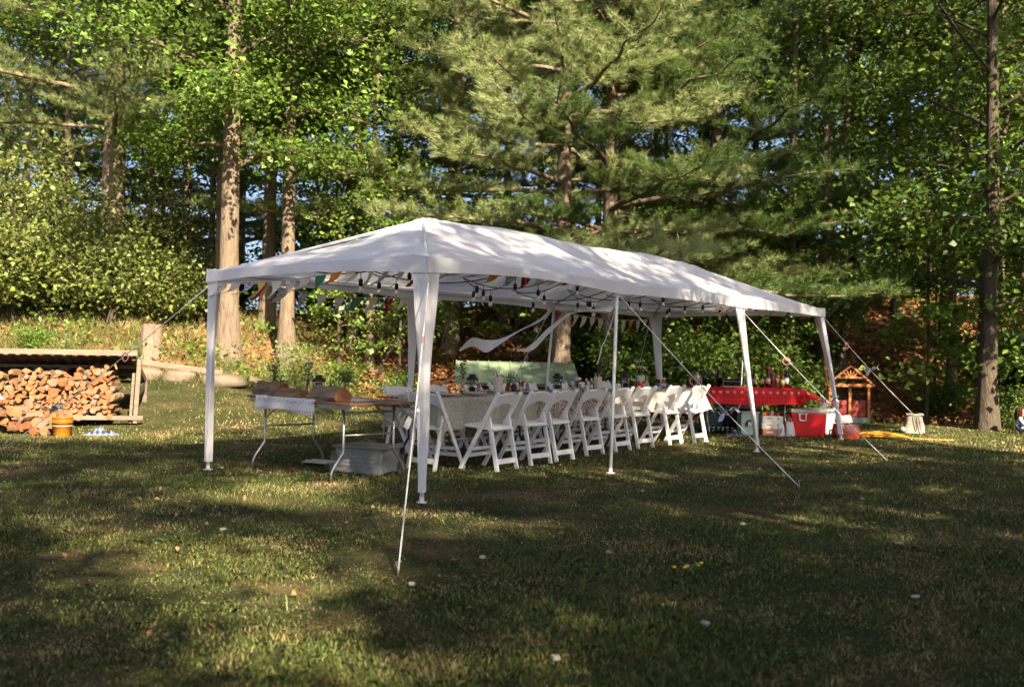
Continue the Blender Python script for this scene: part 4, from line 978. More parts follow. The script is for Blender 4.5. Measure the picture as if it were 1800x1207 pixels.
for u, v, lb in [(3.88, 1.95, 'clear tumbler near the middle plates'), (7.05, 1.80, 'clear tumbler near the far right table end'), (7.18, 1.72, 'tall clear tumbler at the far right table end')]:
    o = MB().lathe([(.028, 0), (.03, .008), (.036, .12), (.033, .12), (.027, .012)], 16).build('tumbler', glass_m, None, True); o.location = tw(u, v, TZ); tag(o, lb, 'glass', 'clear tumblers')

# ------------------------------------------------------------------ serving table at the left end
SR = math.atan2(-.714, .70); SC = Vector((-1.82, 9.86, 0))
def sw(s, t_, z=0.0): return Vector((SC.x+.70*s+.714*t_, SC.y-.714*s+.70*t_, z))
folding_table('brown topped folding table with grey steel legs at the left end of the tent', -.915, .915, -.38, .38, TG, tabletop_m, steel_m, h=.74, name='serving_table', loc=(SC.x, SC.y, 0), rz=SR)
def runner_mat():
    t = NT('white cloth with black sketched border'); t.set(.8, 0, .2); v = t.coord('Object'); n = t.noise(v, 17, 2, .5, 3.0)
    sx = t.new('ShaderNodeSeparateXYZ'); t.l(v, sx.inputs[0])
    line = t.math('LESS_THAN', t.math('ABSOLUTE', t.math('SUBTRACT', n, .5)), .018)
    edge = t.math('MULTIPLY', t.math('LESS_THAN', sx.outputs[1], -.30), t.math('GREATER_THAN', sx.outputs[2], .69))
    dots = t.math('MULTIPLY', t.math('LESS_THAN', t.math('FRACT', t.math('MULTIPLY', sx.outputs[0], 42)), .4), t.math('LESS_THAN', sx.outputs[2], .635))
    n2 = t.math('LESS_THAN', t.math('ABSOLUTE', t.math('SUBTRACT', t.noise(v, 26, 2, .5, 2.0), .5)), .03)
    c = t.mix(t.math('MULTIPLY', line, edge), (.70, .68, .72), (.04, .035, .05)); c = t.mix(dots, c, (.25, .18, .18))
    c = t.mix(t.math('MULTIPLY', n2, t.math('GREATER_THAN', sx.outputs[0], .5)), c, (.32, .16, .20)); t.base(c); t.translucent(c, .15); return t.m
def runner(x, y):
    s = -.72+1.42*x; over = max(0, .13-.62*y+.0)
    skew = .0 if s < .3 else (s-.3)*.55
    tt = -.395+max(0, y*.73-.14)+skew*(1-y); hang = max(0, .14-y*.73)
    if skew > .02 and tt > -.38: hang = 0
    return (s+.01*math.sin(y*9), tt-.012*math.sin(s*14)*hang*6, .7455-hang*(.95+.1*math.sin(s*6))+.002*math.sin(s*20+y*9))
o = MB().grid(runner, 60, 26).build('table_runner', runner_mat(), None, True); o.location = (SC.x, SC.y, 0); o.rotation_euler = (0, 0, SR)
tag(o, 'white cloth with black sketched border hanging off the serving table front', 'cloth')
LOGM = [log_end, log_split, log_bark]
def split_log(m, L, poly, bark_sides):
    """poly in XZ; runs along Y; ends cut, sides split or bark"""
    n = len(poly); k = 6; rs = random.Random(len(m.v)+n); vs = []
    for i in range(k+1):
        for x, z in poly: vs.append((x*(1+rs.uniform(-.13, .13)), -L/2+L*i/k+rs.uniform(-.008, .008), z*(1+rs.uniform(-.13, .13))))
    b = len(m.v); m.v += vs
    for i in range(k):
        for j in range(n):
            m.f.append((b+i*n+j, b+i*n+(j+1) % n, b+(i+1)*n+(j+1) % n, b+(i+1)*n+j)); m.mi.append(2 if j in bark_sides else 1)
    m.f.append(tuple(b+j for j in range(n))); m.mi.append(0); m.f.append(tuple(b+k*n+j for j in reversed(range(n)))); m.mi.append(0)
    return m
def table_log(label, s, t_, poly, L, rz, bs, mats):
    o = split_log(MB(), L, poly, bs).build('split_log', mats, None); p = sw(s, t_, .748); o.location = p; o.rotation_euler = (0, 0, rz); tag(o, label, 'log', 'split logs decorating the serving table')
REDM = [log_end_red, log_split, log_bark]
table_log('reddish wedge of split firewood at the left end of the serving table', -.66, -.24, [(-.09, 0), (.02, -.004), (.08, 0), (.10, .05), (.06, .10), (.01, .14), (-.03, .12), (-.06, .06)], .40, SR-math.pi/2+.15, (2, 3), REDM)
table_log('pale split log in the middle of the serving table', -.18, -.30, [(-.07, 0), (.0, -.003), (.07, 0), (.066, .04), (.04, .07), (.0, .085), (-.04, .07), (-.068, .035)], .36, SR-math.pi/2+.12, (0, 1, 2), LOGM)
table_log('dark split log with triangular cut end nearest the camera on the serving table', .40, -.26, [(-.09, 0), (.0, -.003), (.09, 0), (.10, .03), (.06, .085), (.0, .135), (-.05, .10), (-.095, .04)], .44, SR-math.pi/2+.05, (2, 3, 4), [log_end, log_split, log_bark])
p = sw(-.02, -.10, .748); lantern(thing('lantern', 'black topped glass lantern on the serving table', 'lantern', p, 0, 'lanterns'))
def vase_s(s, t_, lb, seed, petal, m2, hgt=.17, fh=.2, n=9, leafy=60, sp=.08):
    t = thing('bottle_vase', lb, 'vase', sw(s, t_, .745), 0, 'glass bud vases on the serving table')
    MB().lathe([(.022, 0), (.024, .01), (.02, hgt*.5), (.016, hgt*.8), (.019, hgt)], 14).build('glass', glass_m, t, True); flowers(t, hgt*.9, n, sp, fh, petal, m2, leafy, seed, .015)
vase_s(-.85, -.1, 'clear bud vase of white and orange flowers at the left end of the serving table', 11, petal_w, petal_y, .18, .22, 14); vase_s(-.45, .05, 'clear bud vase of airy white flowers left of the lantern', 12, petal_w, None, .16, .25, 8); vase_s(0, .2, 'clear bud vase of drooping greenery right of the lantern', 13, petal_g, None, .17, .13, 5, 110)
o = MB().lathe([(.045, 0), (.048, .01), (.048, .115), (.04, .125), (.04, .14), (.037, .14), (.037, .125), (.045, .11), (.045, .012)], 18).build('mason_jar', glass_m, None, True); o.location = sw(-.75, -.05, .745); tag(o, 'empty clear mason jar beside the leftmost bud vase', 'jar')
redm = plain('red bandana', (.72, .06, .02), (.5, .03, .01), 20, .8)
for k, (s, t_, lb) in enumerate([(-.50, .0, 'crumpled red cloth left of the serving table lantern'), (-.22, .08, 'crumpled red cloth just behind the serving table lantern'), (.52, .34, 'crumpled red cloth at the right end of the serving table')]):
    o = MB().grid(lambda x, y: ((x-.5)*.24, (y-.5)*.13, .012+.022*abs(math.sin(x*9+k)*math.cos(y*8+k*2))*(1-(2*y-1)**4)), 16, 10).build('red_cloth', redm, None, True); o.location = sw(s, t_, .748); o.rotation_euler = (0, 0, .3+k); tag(o, lb, 'cloth')
# underneath: a grey tote wrapped in clear plastic and a flat pale crate
tote_m = plain('grey plastic', (.19, .19, .185), (.15, .15, .145), 5, .45)
t = thing('storage_tote', 'grey plastic storage tote half wrapped in clear film under the serving table', 'tote', (-1.42, 9.92, 0), -.42)
def boxy(a, b, h, tp): return None
MB().box((0, 0, .13), (.48, .32, .26), taper=1.14).build('tub', tote_m, t, bevel=.02); MB().box((0, 0, .268), (.60, .41, .025)).build('rim', tote_m, t, bevel=.008)
for z in (.09, .13, .17): MB().box((0, -.178-.01*z*4, z), (.46, .012, .012)).build('rib', tote_m, t)
def film_mat():
    t_ = NT('clear plastic film'); t_.base((.5, .5, .5)); t_.set(.25, 0, .5); t_.b.inputs['Alpha'].default_value = .16
    t_.bump(t_.noise(t_.coord('Object'), 14, 3), .6, .02); return t_.m
fm = film_mat()
MB().grid(lambda x, y: ((x-.5)*.62, -.205-.03*math.sin(x*9)*(1-y)-.015*math.sin(x*23+y*5), .01+.20*y+.02*math.sin(x*7)), 24, 8).build('plastic_wrap', fm, t, True)
MB().grid(lambda x, y: (.31+.02*math.sin(y*9+x*5), (x-.5)*.42, .02+.2*y+.03*math.sin(x*5)), 10, 8).build('plastic_wrap', fm, t, True)
MB().grid(lambda x, y: ((x-.5)*.3, (y-.5)*.22, .285+.05*math.sin(math.pi*x)*math.sin(math.pi*y)+.012*math.sin(x*17+y*13)), 14, 10).build('plastic_wrap', fm, t, True)
o = thing('flat_basket', 'flat pale slatted crate on the grass behind the grey tote', 'crate', (-2.0, 10.55, 0), -.5)
for k in range(5): MB().box((0, -.10+k*.05, .03+.008*(k % 2)), (.34, .035, .012)).build('slat', plain('pale wood %d' % k, (.55, .50, .42)), o)
for x in (-.16, .16): MB().box((x, 0, .018), (.02, .26, .03)).build('rail', weathered, o)

# ------------------------------------------------------------------ drinks table with red dotted cloth
BC = Vector((3.78, 16.05, 0)); BR = .10
def bw(x, y, z=0.0): return Vector((BC.x+x*math.cos(BR)-y*math.sin(BR), BC.y+x*math.sin(BR)+y*math.cos(BR), z))
folding_table('folding table with grey legs under the red dotted cloth', -.915, .80, -.36, .36, TG, white_plastic, steel_m, h=.735, name='drinks_table', loc=(BC.x, BC.y, 0), rz=BR)
def red_dots():
    t = NT('red cloth with white dots'); t.set(.75, 0, .25); v = t.coord('Object'); sx = t.new('ShaderNodeSeparateXYZ'); t.l(v, sx.inputs[0])
    fx = t.math('SUBTRACT', t.math('FRACT', t.math('MULTIPLY', sx.outputs[0], 8.6)), .5)
    def ring(h, lo, hi):
        fz = t.math('MULTIPLY', t.math('SUBTRACT', sx.outputs[2], h), 8.6)
        d = t.math('SQRT', t.math('ADD', t.math('MULTIPLY', fx, fx), t.math('MULTIPLY', fz, fz)))
        return t.math('MULTIPLY', t.math('LESS_THAN', d, hi), t.math('GREATER_THAN', d, lo))
    f = ring(.675, .06, .19); fy = t.math('SUBTRACT', t.math('FRACT', t.math('MULTIPLY', sx.outputs[1], 8.6)), .5)
    grid_ = t.math('MAXIMUM', t.math('LESS_THAN', t.math('FRACT', t.math('MULTIPLY', sx.outputs[0], 16)), .07), t.math('LESS_THAN', t.math('FRACT', t.math('MULTIPLY', sx.outputs[2], 16)), .07))
    c = t.mix(t.math('MULTIPLY', grid_, .18), (.60, .012, .018), (.85, .35, .35)); c = t.mix(f, c, (.68, .42, .42)); t.base(c); t.translucent((.75, .02, .03), .2); return t.m
table_cloth('red cloth with a row of white dots on the drinks table, corner lifted by wind', -.93, .81, -.37, .37, .27, red_dots(), .742, 9, True, True, 1.0, loc=(BC.x, BC.y, 0), rz=BR, ph=.8, amp=.02)
BZ = .748
def wine(x, y, lb, glass, lab, cap, h=.30, r=.037):
    t = thing('wine_bottle', lb, 'bottle', bw(x, y, BZ), 0, 'bottles on the drinks table')
    MB().lathe([(r*.9, 0), (r, .006), (r, h*.58), (r*.85, h*.66), (r*.42, h*.76), (r*.37, h*.97), (r*.42, h)], 14).build('glass', glass, t, True)
    if lab: MB().lathe([(r+.0008, h*.18), (r+.0008, h*.46)], 14).build('label', paper(lab), t, True)
    MB().lathe([(r*.43, h*.84), (r*.43, h*1.005), (.001, h*1.01)], 10).build('cap', plain('foil cap', cap, None, 8, .35), t, True)
for x, y, lb, gl, la, cp, h in [(-.63, .1, 'dark wine bottle with a pale neck at the left of the drinks table', green_glass, None, (.6, .55, .5), .30), (-.54, .0, 'dark bottle second from the left on the drinks table', green_glass, None, (.5, .45, .4), .28), (-.40, .08, 'slim black bottle with a silver pourer left of the glasses tray', dark_glass, None, (.6, .6, .6), .32),
                               (-.06, .05, 'dark bottle right of the glasses tray behind the tent leg', dark_glass, (.35, .05, .05), (.03, .03, .03), .29), (.17, .05, 'black bottle with a grey printed label', dark_glass, (.35, .35, .38), (.04, .04, .05), .28), (.29, .0, 'dark bottle with a gold label', dark_glass, (.55, .42, .15), (.05, .04, .03), .28),
                               (.38, -.04, 'dark wine bottle with a white label and bright red neck', dark_glass, (.75, .70, .62), (.65, .01, .01), .33), (.48, .03, 'rose red wine bottle with a white neck', rose_glass, None, (.75, .72, .68), .32), (.58, .05, 'pale wine bottle with a gold neck', clear_wine, (.7, .6, .4), (.5, .25, .05), .31), (.63, -.02, 'amber spirit bottle near the right end of the drinks table', amber_glass, (.6, .5, .2), (.3, .15, .03), .27), (.69, -.04, 'dark bottle with a white and blue label at the right end', dark_glass, (.62, .66, .75), (.7, .7, .72), .34)]:
    wine(x, y, lb, gl, la, cp, h)
t = thing('glass_tray', 'wire tray holding rows of clear drinking glasses', 'tray', bw(-.215, -.02, BZ), BR)
MB().box((0, 0, .006), (.36, .20, .008)).build('tray', tin_m, t)
for k in range(12): MB().lathe([(.024, .012), (.026, .02), (.029, .125), (.0275, .125), (.0245, .02)], 10, (-.15+.06*(k % 6), -.05 if k < 6 else .05, 0)).build('glass', glass_m, t, True)
for s in (-1, 1): MB().tube([(-.18, s*.10, .01), (-.18, s*.10, .09), (.18, s*.10, .09), (.18, s*.10, .01)], .003, 5).build('wire', steel_m, t)
t = thing('cocktail_shaker', 'steel shaker and jug at the left end of the drinks table', 'shaker', bw(-.80, -.05, BZ))
MB().lathe([(.036, 0), (.045, .15), (.038, .18), (.02, .20), (.02, .225), (.001, .23)], 16).build('body', tin_m, t, True)
t = thing('glass_jug', 'clear glass jug beside the steel shaker', 'jug', bw(-.72, .12, BZ))
MB().lathe([(.05, 0), (.056, .06), (.04, .15), (.045, .2)], 16).build('body', glass_m, t, True); MB().tube([(.05+.035*math.sin(a), 0, .1+.06*math.cos(a)) for a in np.linspace(0, math.pi, 8)], .006, 6).build('handle', glass_m, t, True)

# ------------------------------------------------------------------ things stored under and beside the drinks table
def cooler(name, label, x, y, rz, w, d, h, body, lid, extra=None, lidh=.06):
    t = thing(name, label, 'cooler', (x, y, float(gz(x, y))), rz)
    MB().box((0, 0, (h-lidh)/2), (w*.94, d*.94, h-lidh), taper=1.05).build('body', body, t, bevel=.02)
    MB().box((0, 0, h-lidh/2+.002), (w, d, lidh)).build('lid', lid, t, bevel=.015); return t
redp = plain('red cooler plastic', (.62, .012, .02), (.52, .01, .015), 4, .4); greyp = plain('pale grey plastic', (.58, .56, .54), (.48, .46, .44), 5, .45)
tealp = plain('teal plastic', (.025, .10, .12), (.018, .075, .09), 5, .45); blackp = plain('black plastic', (.012, .012, .014), None, 5, .45); bluep = plain('blue plastic', (.22, .38, .60), None, 5, .4)
t = cooler('red_cooler', 'red cooler with pale lid and white handle frame on the grass', 4.74, 15.86, -.08, .56, .36, .43, redp, greyp)
for bx in [((-.10, -.19, .36), (.155, .012, .022)), ((-.10, -.19, .255), (.115, .012, .022)), ((-.148, -.19, .305), (.022, .012, .12)), ((-.052, -.19, .305), (.022, .012, .12))]: MB().box(*bx).build('handle_frame', enamel, t, bevel=.004)
MB().box((0, -.183, .41), (.05, .012, .03)).build('latch', greyp, t)
t = cooler('white_cooler', 'white cooler with blue lid edge behind the red cooler', 5.10, 16.35, -.05, .52, .34, .41, greyp, greyp); MB().box((.18, -.172, .38), (.13, .012, .035)).build('blue_latch', bluep, t)
cooler('teal_cooler', 'dark teal cooler under the left of the drinks table', 3.28, 16.25, .1, .34, .3, .36, tealp, plain('teal lid', (.05, .17, .20)))
t = cooler('storage_bin', 'black storage bin with grey edged lid under the drinks table', 3.78, 16.35, .1, .62, .4, .44, blackp, plain('slate lid', (.20, .25, .27)))
t = cooler('green_bin', 'low bin with a pale green lid behind the paper bags', 4.42, 16.35, .1, .5, .34, .34, blackp, plain('pale green lid', (.22, .34, .30)), lidh=.03)
mintp = plain('mint painted tin', (.34, .47, .43), (.28, .40, .37), 4, .5)
t = thing('mint_box', 'mint green square bin with a dark half round emblem', 'bin', (3.77, 15.74, 0), .06)
MB().box((0, 0, .175), (.28, .24, .35)).build('body', mintp, t, bevel=.006); MB().box((0, 0, .358), (.31, .27, .022)).build('lid_rim', plain('tan lid rim', (.45, .40, .34)), t, bevel=.005)
em = [(.075*math.cos(a), .075*math.sin(a)) for a in np.linspace(0, math.pi, 15)]+[(-.078, -.035), (.078, -.035)][0:2]
em = [(.082*math.cos(a), .082*math.sin(a)) for a in np.linspace(0, math.pi, 15)]+[(-.082, -.03), (.082, -.03)]
FM = Matrix(((1, 0, 0, 0.0), (0, 0, -1, -.1205), (0, 1, 0, .165), (0, 0, 0, 1)))
e_ = MB().prism(em, FM, .002).build('emblem', plain('emblem dark green', (.03, .045, .035)), t)
MB().prism([(-.028, -.022), (.028, -.022), (.028, .03), (.018, .045), (-.018, .045), (-.028, .03)], FM @ Matrix.Translation((0, 0, .0022)), .002).build('emblem_figure', plain('emblem pale', (.55, .60, .52)), e_)
MB().prism([(-.03, -.065), (.03, -.065), (.03, -.055), (-.03, -.055)], FM, .002).build('emblem_print', plain('faded red print', (.40, .30, .27)), t)
card = plain('white printed carton', (.68, .64, .62), (.58, .54, .52), 6, .6); ink = plain('black print', (.03, .03, .035)); cardr = plain('orange red carton', (.55, .20, .09), (.42, .14, .06), 6, .6)
def carton(label, x, y, z, w, d, h, m, words=True):
    t = thing('drinks_carton', label, 'carton', (x, y, z), .04, 'cartons stacked by the drinks table leg')
    MB().box((0, 0, h/2), (w, d, h)).build('box', m, t, bevel=.004)
    if words:
        xs = -.09
        for k, wd in enumerate((.013, .011, .010, .008, .005, .011)):   # a short dark printed word
            MB().box((xs+wd/2, -d/2-.001, h*.62+(.002 if k % 2 else 0)), (wd, .002, .016 if k in (0, 3) else .012)).build('printed_mark', ink, t); xs += wd+.004
        MB().box((.085, -d/2-.001, h*.62), (.018, .002, .026)).build('printed_mark', ink, t)
        MB().tube([(-.02, -d/2-.002, .02), (.0, -d/2-.008, .035), (.03, -d/2-.002, .02)], .004, 5).build('handle', enamel, t)
    return t
t = carton('orange red carton at the bottom of the stack', 4.13, 15.72, 0, .32, .24, .105, cardr, False); MB().box((-.05, -.121, .055), (.10, .002, .03)).build('printed_patch', card, t); MB().box((.12, -.121, .05), (.05, .002, .08)).build('printed_patch', plain('red patch', (.5, .04, .03)), t)
carton('white printed carton in the middle of the stack', 4.12, 15.72, .107, .33, .24, .10, card); carton('white printed carton at the top of the stack', 4.13, 15.73, .209, .33, .24, .10, card)
for k, (x, y, h, c, lb) in enumerate([(4.02, 15.72, .06, (.55, .30, .08), 'brown paper bundle on the top carton'), (4.08, 15.75, .11, (.62, .02, .03), 'small red bottle on the top carton'), (4.15, 15.76, .075, (.50, .36, .20), 'tan snack box on the top carton'), (4.23, 15.70, .05, (.45, .05, .04), 'red snack packet on the top carton')]):
    z0 = .311
    if k == 1:
        t = thing('small_bottle', lb, 'bottle', (x, y, z0)); MB().lathe([(.02, 0), (.021, .07), (.01, .085), (.01, .10)], 10).build('body', plain('red sauce bottle', c, None, 8, .3), t, True); MB().lathe([(.012, .098), (.011, .12)], 8).build('cap', enamel, t)
    else:
        o = MB().box((0, 0, h/2), (.075, .06, h), taper=.85).build('snack_packet', plain('packet %d' % k, c, None, 14, .5), None, bevel=.012); o.location = (x, y, z0); o.rotation_euler = (0, 0, .3*k); tag(o, lb, 'packet')
bagm = fabric('white carrier bag', (.72, .68, .70), .25); bagp = plain('printed patch purple', (.30, .24, .45), None, 12)
for k, (x, y, w, h, lb) in enumerate([(4.26, 15.62, .14, .20, 'white carrier bag with a purple print beside the cartons'), (4.42, 15.66, .17, .22, 'white carrier bag nearest the drinks table leg')]):
    t = thing('carrier_bag', lb, 'bag', (x, y, 0), .1*k, 'white bags under the drinks table')
    def fn(a, b, w=w, h=h, k=k):
        an = 2*math.pi*a; s = (1-.25*b)*(1+.10*math.sin(an*3+k+b*4)); return (w/2*math.cos(an)*s*(1-.15*b), .07*math.sin(an)*s*(1-.5*b), h*b+.008*math.sin(an*4)*b)
    MB().grid(fn, 22, 8).build('sack', bagm, t, True); MB().tube([(-.03, 0, h-.01), (-.015, 0, h+.06), (.015, 0, h+.06), (.03, 0, h-.01)], .006, 5).build('handle', bagm, t)
    if k == 0: MB().box((-.01, -.071, .09), (.035, .003, .07)).build('print', bagp, t)
t = thing('paper_bag', 'brown paper bag behind the white carrier bags', 'bag', (4.46, 15.9, 0)); MB().box((0, 0, .16), (.16, .12, .32), taper=1.03).build('sack', plain('brown paper', (.38, .19, .08), None, 10, .8), t, bevel=.006)
MB().box((-.0, -.0, .315), (.17, .125, .012)).build('folded_rim', plain('brown paper rim', (.44, .24, .11)), t)
for k in range(6):
    t = thing('mason_jar', 'clear mason jar in the row on the grass under the drinks table', 'jar', (3.17+.075*k, 15.83+.01*(k % 2), 0), k, 'mason jars on the grass')
    MB().lathe([(.03, 0), (.034, .006), (.034, .085), (.028, .097), (.029, .115), (.026, .115), (.026, .1), (.031, .084), (.031, .008)], 14).build('jar', glass_m, t, True); MB().lathe([(.030, .098), (.030, .108)], 14).build('neck_band', tin_m, t, True)
def crumple(name, label, x, y, w, d, h, m, rz=0, seed=0, z=0):
    r = np.random.default_rng(seed); p = r.uniform(0, 6, 6)
    o = MB().grid(lambda a, b: ((a-.5)*w*(1+.1*math.sin(b*7+p[0])), (b-.5)*d*(1+.15*math.sin(a*6+p[1])), .006+h*(abs(math.sin(a*6+p[2])*math.cos(b*5+p[3]))+.3*math.sin(a*14+b*9+p[4])**2)*(1-(2*a-1)**4)*(1-(2*b-1)**4)), 26, 16).build(name, m, None, True)
    o.location = (x, y, float(gz(x, y))+z); o.rotation_euler = (0, 0, rz); return tag(o, label, 'cloth')
navy = plaid('navy and white check', (.025, .04, .10), (.20, .21, .24), (.24, .24, .26)); crumple('crumpled_cloth', 'crumpled navy and white cloth on the grass beside the mint bin', 3.50, 15.5, .30, .2, .09, navy, .2, 3)
# red leather bag with a white lid, yellow cord, canvas bag
redl = plain('red brown leather', (.26, .035, .016), (.17, .02, .010), 9, .35, 0, .5, .3, 12); orangec = plain('yellow orange cord', (.62, .27, .015), None, 8, .5)
t = thing('leather_bag', 'bulging red leather bag under a white tray beside the red cooler', 'bag', (5.24, 15.48, 0), .05)
def sack(w, d, h, k=.9):
    def fn(a, b):
        an = 2*math.pi*a; c, s = math.cos(an), math.sin(an); p = .55; x = math.copysign(abs(c)**p, c); y = math.copysign(abs(s)**p, s)
        bulge = 1+.10*math.sin(math.pi*b)+.03*math.sin(an*5+b*6); return (w/2*x*bulge*(1-.12*b), d/2*y*bulge*(1-(1-k)*b*2), h*b)
    return fn
MB().grid(sack(.40, .26, .22), 28, 8).build('body', redl, t, True); MB().box((0, 0, .21), (.36, .2, .02)).build('closure', redl, t, bevel=.008)
MB().grid(lambda a, b: (.17+.07*math.cos(2*math.pi*a)*math.sin(math.pi*b), .02+.08*math.sin(2*math.pi*a)*math.sin(math.pi*b), .10-.085*math.cos(math.pi*b)), 14, 8).build('side_pocket', redl, t, True)
MB().tube([(-.2, -.05, .14), (-.27, -.05, .12), (-.27, -.03, .04), (-.2, -.05, .03)], .012, 6).build('strap', black_m, t, True)
o = MB().box((0, 0, .065), (.25, .15, .10), Euler((R(8), R(-6), 0)), taper=.8).build('white_tub', greyp, None, bevel=.01); o.location = (5.20, 15.48, .226); tag(o, 'white plastic tub tilted on top of the red leather bag', 'tub')
pts = []; rr = np.random.default_rng(5)
for k in range(105):
    a = k*.55; q = .5+.5*math.sin(k*.13); pts.append((5.82+.42*math.cos(a)*(.4+.6*q)+.10*math.sin(k*.31), 15.62+.20*math.sin(a)*(.4+.6*q)+.05*math.cos(k*.23), .012+.075*abs(math.sin(k*.37))*math.exp(-((math.cos(a))**2))+.02*(k % 5)/5))
pts += [(6.2, 15.5, .02), (6.45, 15.4, .012), (6.65, 15.36, .012), (6.85, 15.3, .012)]
tag(MB().tube(pts, .0075, 5).build('extension_cord', orangec, None, True), 'tangled yellow orange extension cord lying on the grass', 'cord')
canvas = plain('natural canvas', (.30, .27, .22), (.22, .19, .155), 14, .85, 0, .2, .3, 60)
t = thing('canvas_bag', 'beige canvas backpack weighting a tent rope on the grass', 'bag', (6.87, 16.86, 0), -.2)
def lump(a, b):
    an = 2*math.pi*a; c, s = math.cos(an), math.sin(an); return (.17*math.copysign(abs(c)**.6, c)*(1-.22*b+.05*math.sin(b*6+an*2)), .11*math.copysign(abs(s)**.6, s)*(1-.35*b), .30*b+.012*math.sin(an*3)*b)
MB().grid(lump, 24, 9).build('body', canvas, t, True); MB().grid(lambda a, b: ((a-.5)*.28, -.085+(b)*.16, .30+.03*math.sin(math.pi*b)+.008*math.sin(a*9)), 10, 6).build('flap', canvas, t, True)
MB().tube([(.04, -.10, .30), (.06, -.135, .2), (.08, -.13, .05), (.12, -.14, .01), (.17, -.13, .012)], .007, 5).build('strap', plain('dark strap', (.08, .07, .06)), t, True)
MB().tube([(-.02, -.10, .30), (.0, -.13, .2), (.02, -.125, .04)], .007, 5).build('strap', plain('dark strap b', (.10, .085, .07)), t, True); MB().ico((-.18, -.03, .05), (.06, .06, .05)).build('side_pouch', canvas, t, True)

# ------------------------------------------------------------------ small wooden play house on the right
px_, py_ = 6.62, 19.35
t = thing('play_house', 'small cedar play house with a gable front and dark red panels by the bank', 'play house', G(px_, py_, -.02), -.10)
for x in (-.38, .0, .36): MB().box((x, 0, .38), (.055, .055, .76)).build('post', cedar_m, t, bevel=.004)
MB().box((0, -.032, .745), (.86, .04, .06)).build('beam', cedar_m, t, bevel=.004)
for s in (-1, 1): MB().bar((s*.47, -.035, .735), (0, -.035, 1.13), .04, .06, (0, 1, 0)).build('rafter', cedar_m, t, bevel=.004)
MB().bar((-.23, -.03, .90), (.23, -.03, .90), .03, .04).build('collar_beam', cedar_m, t, bevel=.003)
for a in (-.9, -.45, 0, .45, .9): MB().bar((.04*math.sin(a), -.03, .90), (.16*math.sin(a), -.03, .90+.14*math.cos(a)), .02, .02).build('sunburst_spoke', cedar_m, t)
for k in range(3): MB().bar((.44-.13*k, .22, .785+.115*k), (.44-.13*k, -.02, .785+.115*k), .012, .15, (.65, 0, .76)).build('roof_plank', weathered, t)
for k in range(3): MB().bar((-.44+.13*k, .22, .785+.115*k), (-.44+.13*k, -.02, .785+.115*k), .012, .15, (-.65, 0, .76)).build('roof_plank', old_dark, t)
dred = plain('dark red panel', (.28, .035, .03), (.20, .025, .02), 6, .6)
for x, w in ((-.27, .16), (-.10, .15), (.10, .15), (.26, .15)): MB().box((x, .03, .26), (w, .02, .38)).build('panel', dred, t, bevel=.004)
MB().box((.17, -.08, .07), (.32, .12, .10)).build('step', plain('teal paint', (.12, .22, .22)), t, bevel=.005)
MB().tube([(.40, -.02, .05), (.41, -.02, .22), (.43, -.03, .30), (.45, -.03, .24)], .010, 6).build('hook', plain('tan hook', (.42, .33, .2)), t, True)

# ------------------------------------------------------------------ low shelter with a green sheet roof behind the dining table
greenr = NT('green sheet metal'); greenr.set(.45, .0, .4); v = greenr.coord('Object'); sx = greenr.new('ShaderNodeSeparateXYZ'); greenr.l(v, sx.inputs[0])
greenr.base(greenr.ramp(greenr.noise(v, 2.5, 5), [(.3, (.13, .175, .115)), (.7, (.175, .225, .15))])); greenr = greenr.m
t = thing('green_roof_shelter', 'low open shelter with a green sheet metal roof behind the dining table', 'shelter', (.12, 17.5, float(gz(.12, 17.5))), .04)
for k in range(11): MB().box((-1.0+.195*k, -.02, .82), (.19, 1.30, .012), Euler((R(16), 0, 0))).box((-1.0+.195*k-.1, -.02, .83), (.022, 1.30, .022), Euler((R(16), 0, 0))).build('roof_sheet', greenr, t)
for x in (-1.0, 0, 1.0):
    MB().box((x, -.5, .31), (.07, .07, .62)).build('post', weathered, t, bevel=.004); MB().box((x, .5, .46), (.07, .07, .92)).build('post', old_dark, t, bevel=.004)
for y_, z_ in ((-.5, .645), (.5, .93)): MB().box((0, y_, z_), (2.1, .05, .06)).build('beam', weathered, t)
for k in range(3): MB().box((0, .52, .15+.17*k), (2.05, .02, .15)).build('back_board', old_dark, t)
for k in range(3): MB().box((0, -.40+.2*k, .25), (2.0, .16, .03)).build('shelf_board', weathered, t)

# ------------------------------------------------------------------ woodshed on the left
WX, WY = -6.42, 14.72
t = thing('woodshed', 'open lean-to woodshed with a low tin roof over the firewood', 'woodshed', (WX, WY, .12), .24)
zf, zb = .98, .60
tinr = plain('rusty dark roofing tin', (.10, .082, .065), (.055, .045, .036), 6, .45, .5)
for k in range(12):
    x = -2.75+.30*k
    MB().grid(lambda a, b, x=x: (x+.30*a, -.72+1.45*b, zf-.03+(zb-zf)*b+.011*math.sin(a*12.56)), 12, 2).build('roof_sheet', tinr, t, True)
MB().bar((-2.8, -.74, zf+.01), (.90, -.74, zf+.01), .05, .075).build('fascia_board', weathered, t, bevel=.004)
for y_, q in ((-.25, .33), (.2, .64), (.70, .98)): MB().bar((-2.8, y_, zf-.075+(zb-zf)*q), (.86, y_, zf-.075+(zb-zf)*q), .06, .045).build('purlin', weathered if y_ != -.25 else old_dark, t, bevel=.003)
MB().bar((.84, -.68, zf-.05), (.84, .70, zb-.05), .045, .09).build('end_rafter', old_dark, t)
MB().bar((.87, -.60, -.02), (.915, -.62, zf-.08), .06, .085, (0, 1, 0)).build('post', weathered, t, bevel=.004)
MB().bar((.80, -.57, -.02), (.84, -.6, .70), .04, .08, (0, 1, 0)).build('post', weathered, t, bevel=.004)
MB().bar((.84, .66, -.05), (.84, .68, zb-.05), .09, .09, (0, 1, 0)).build('post', old_dark, t)
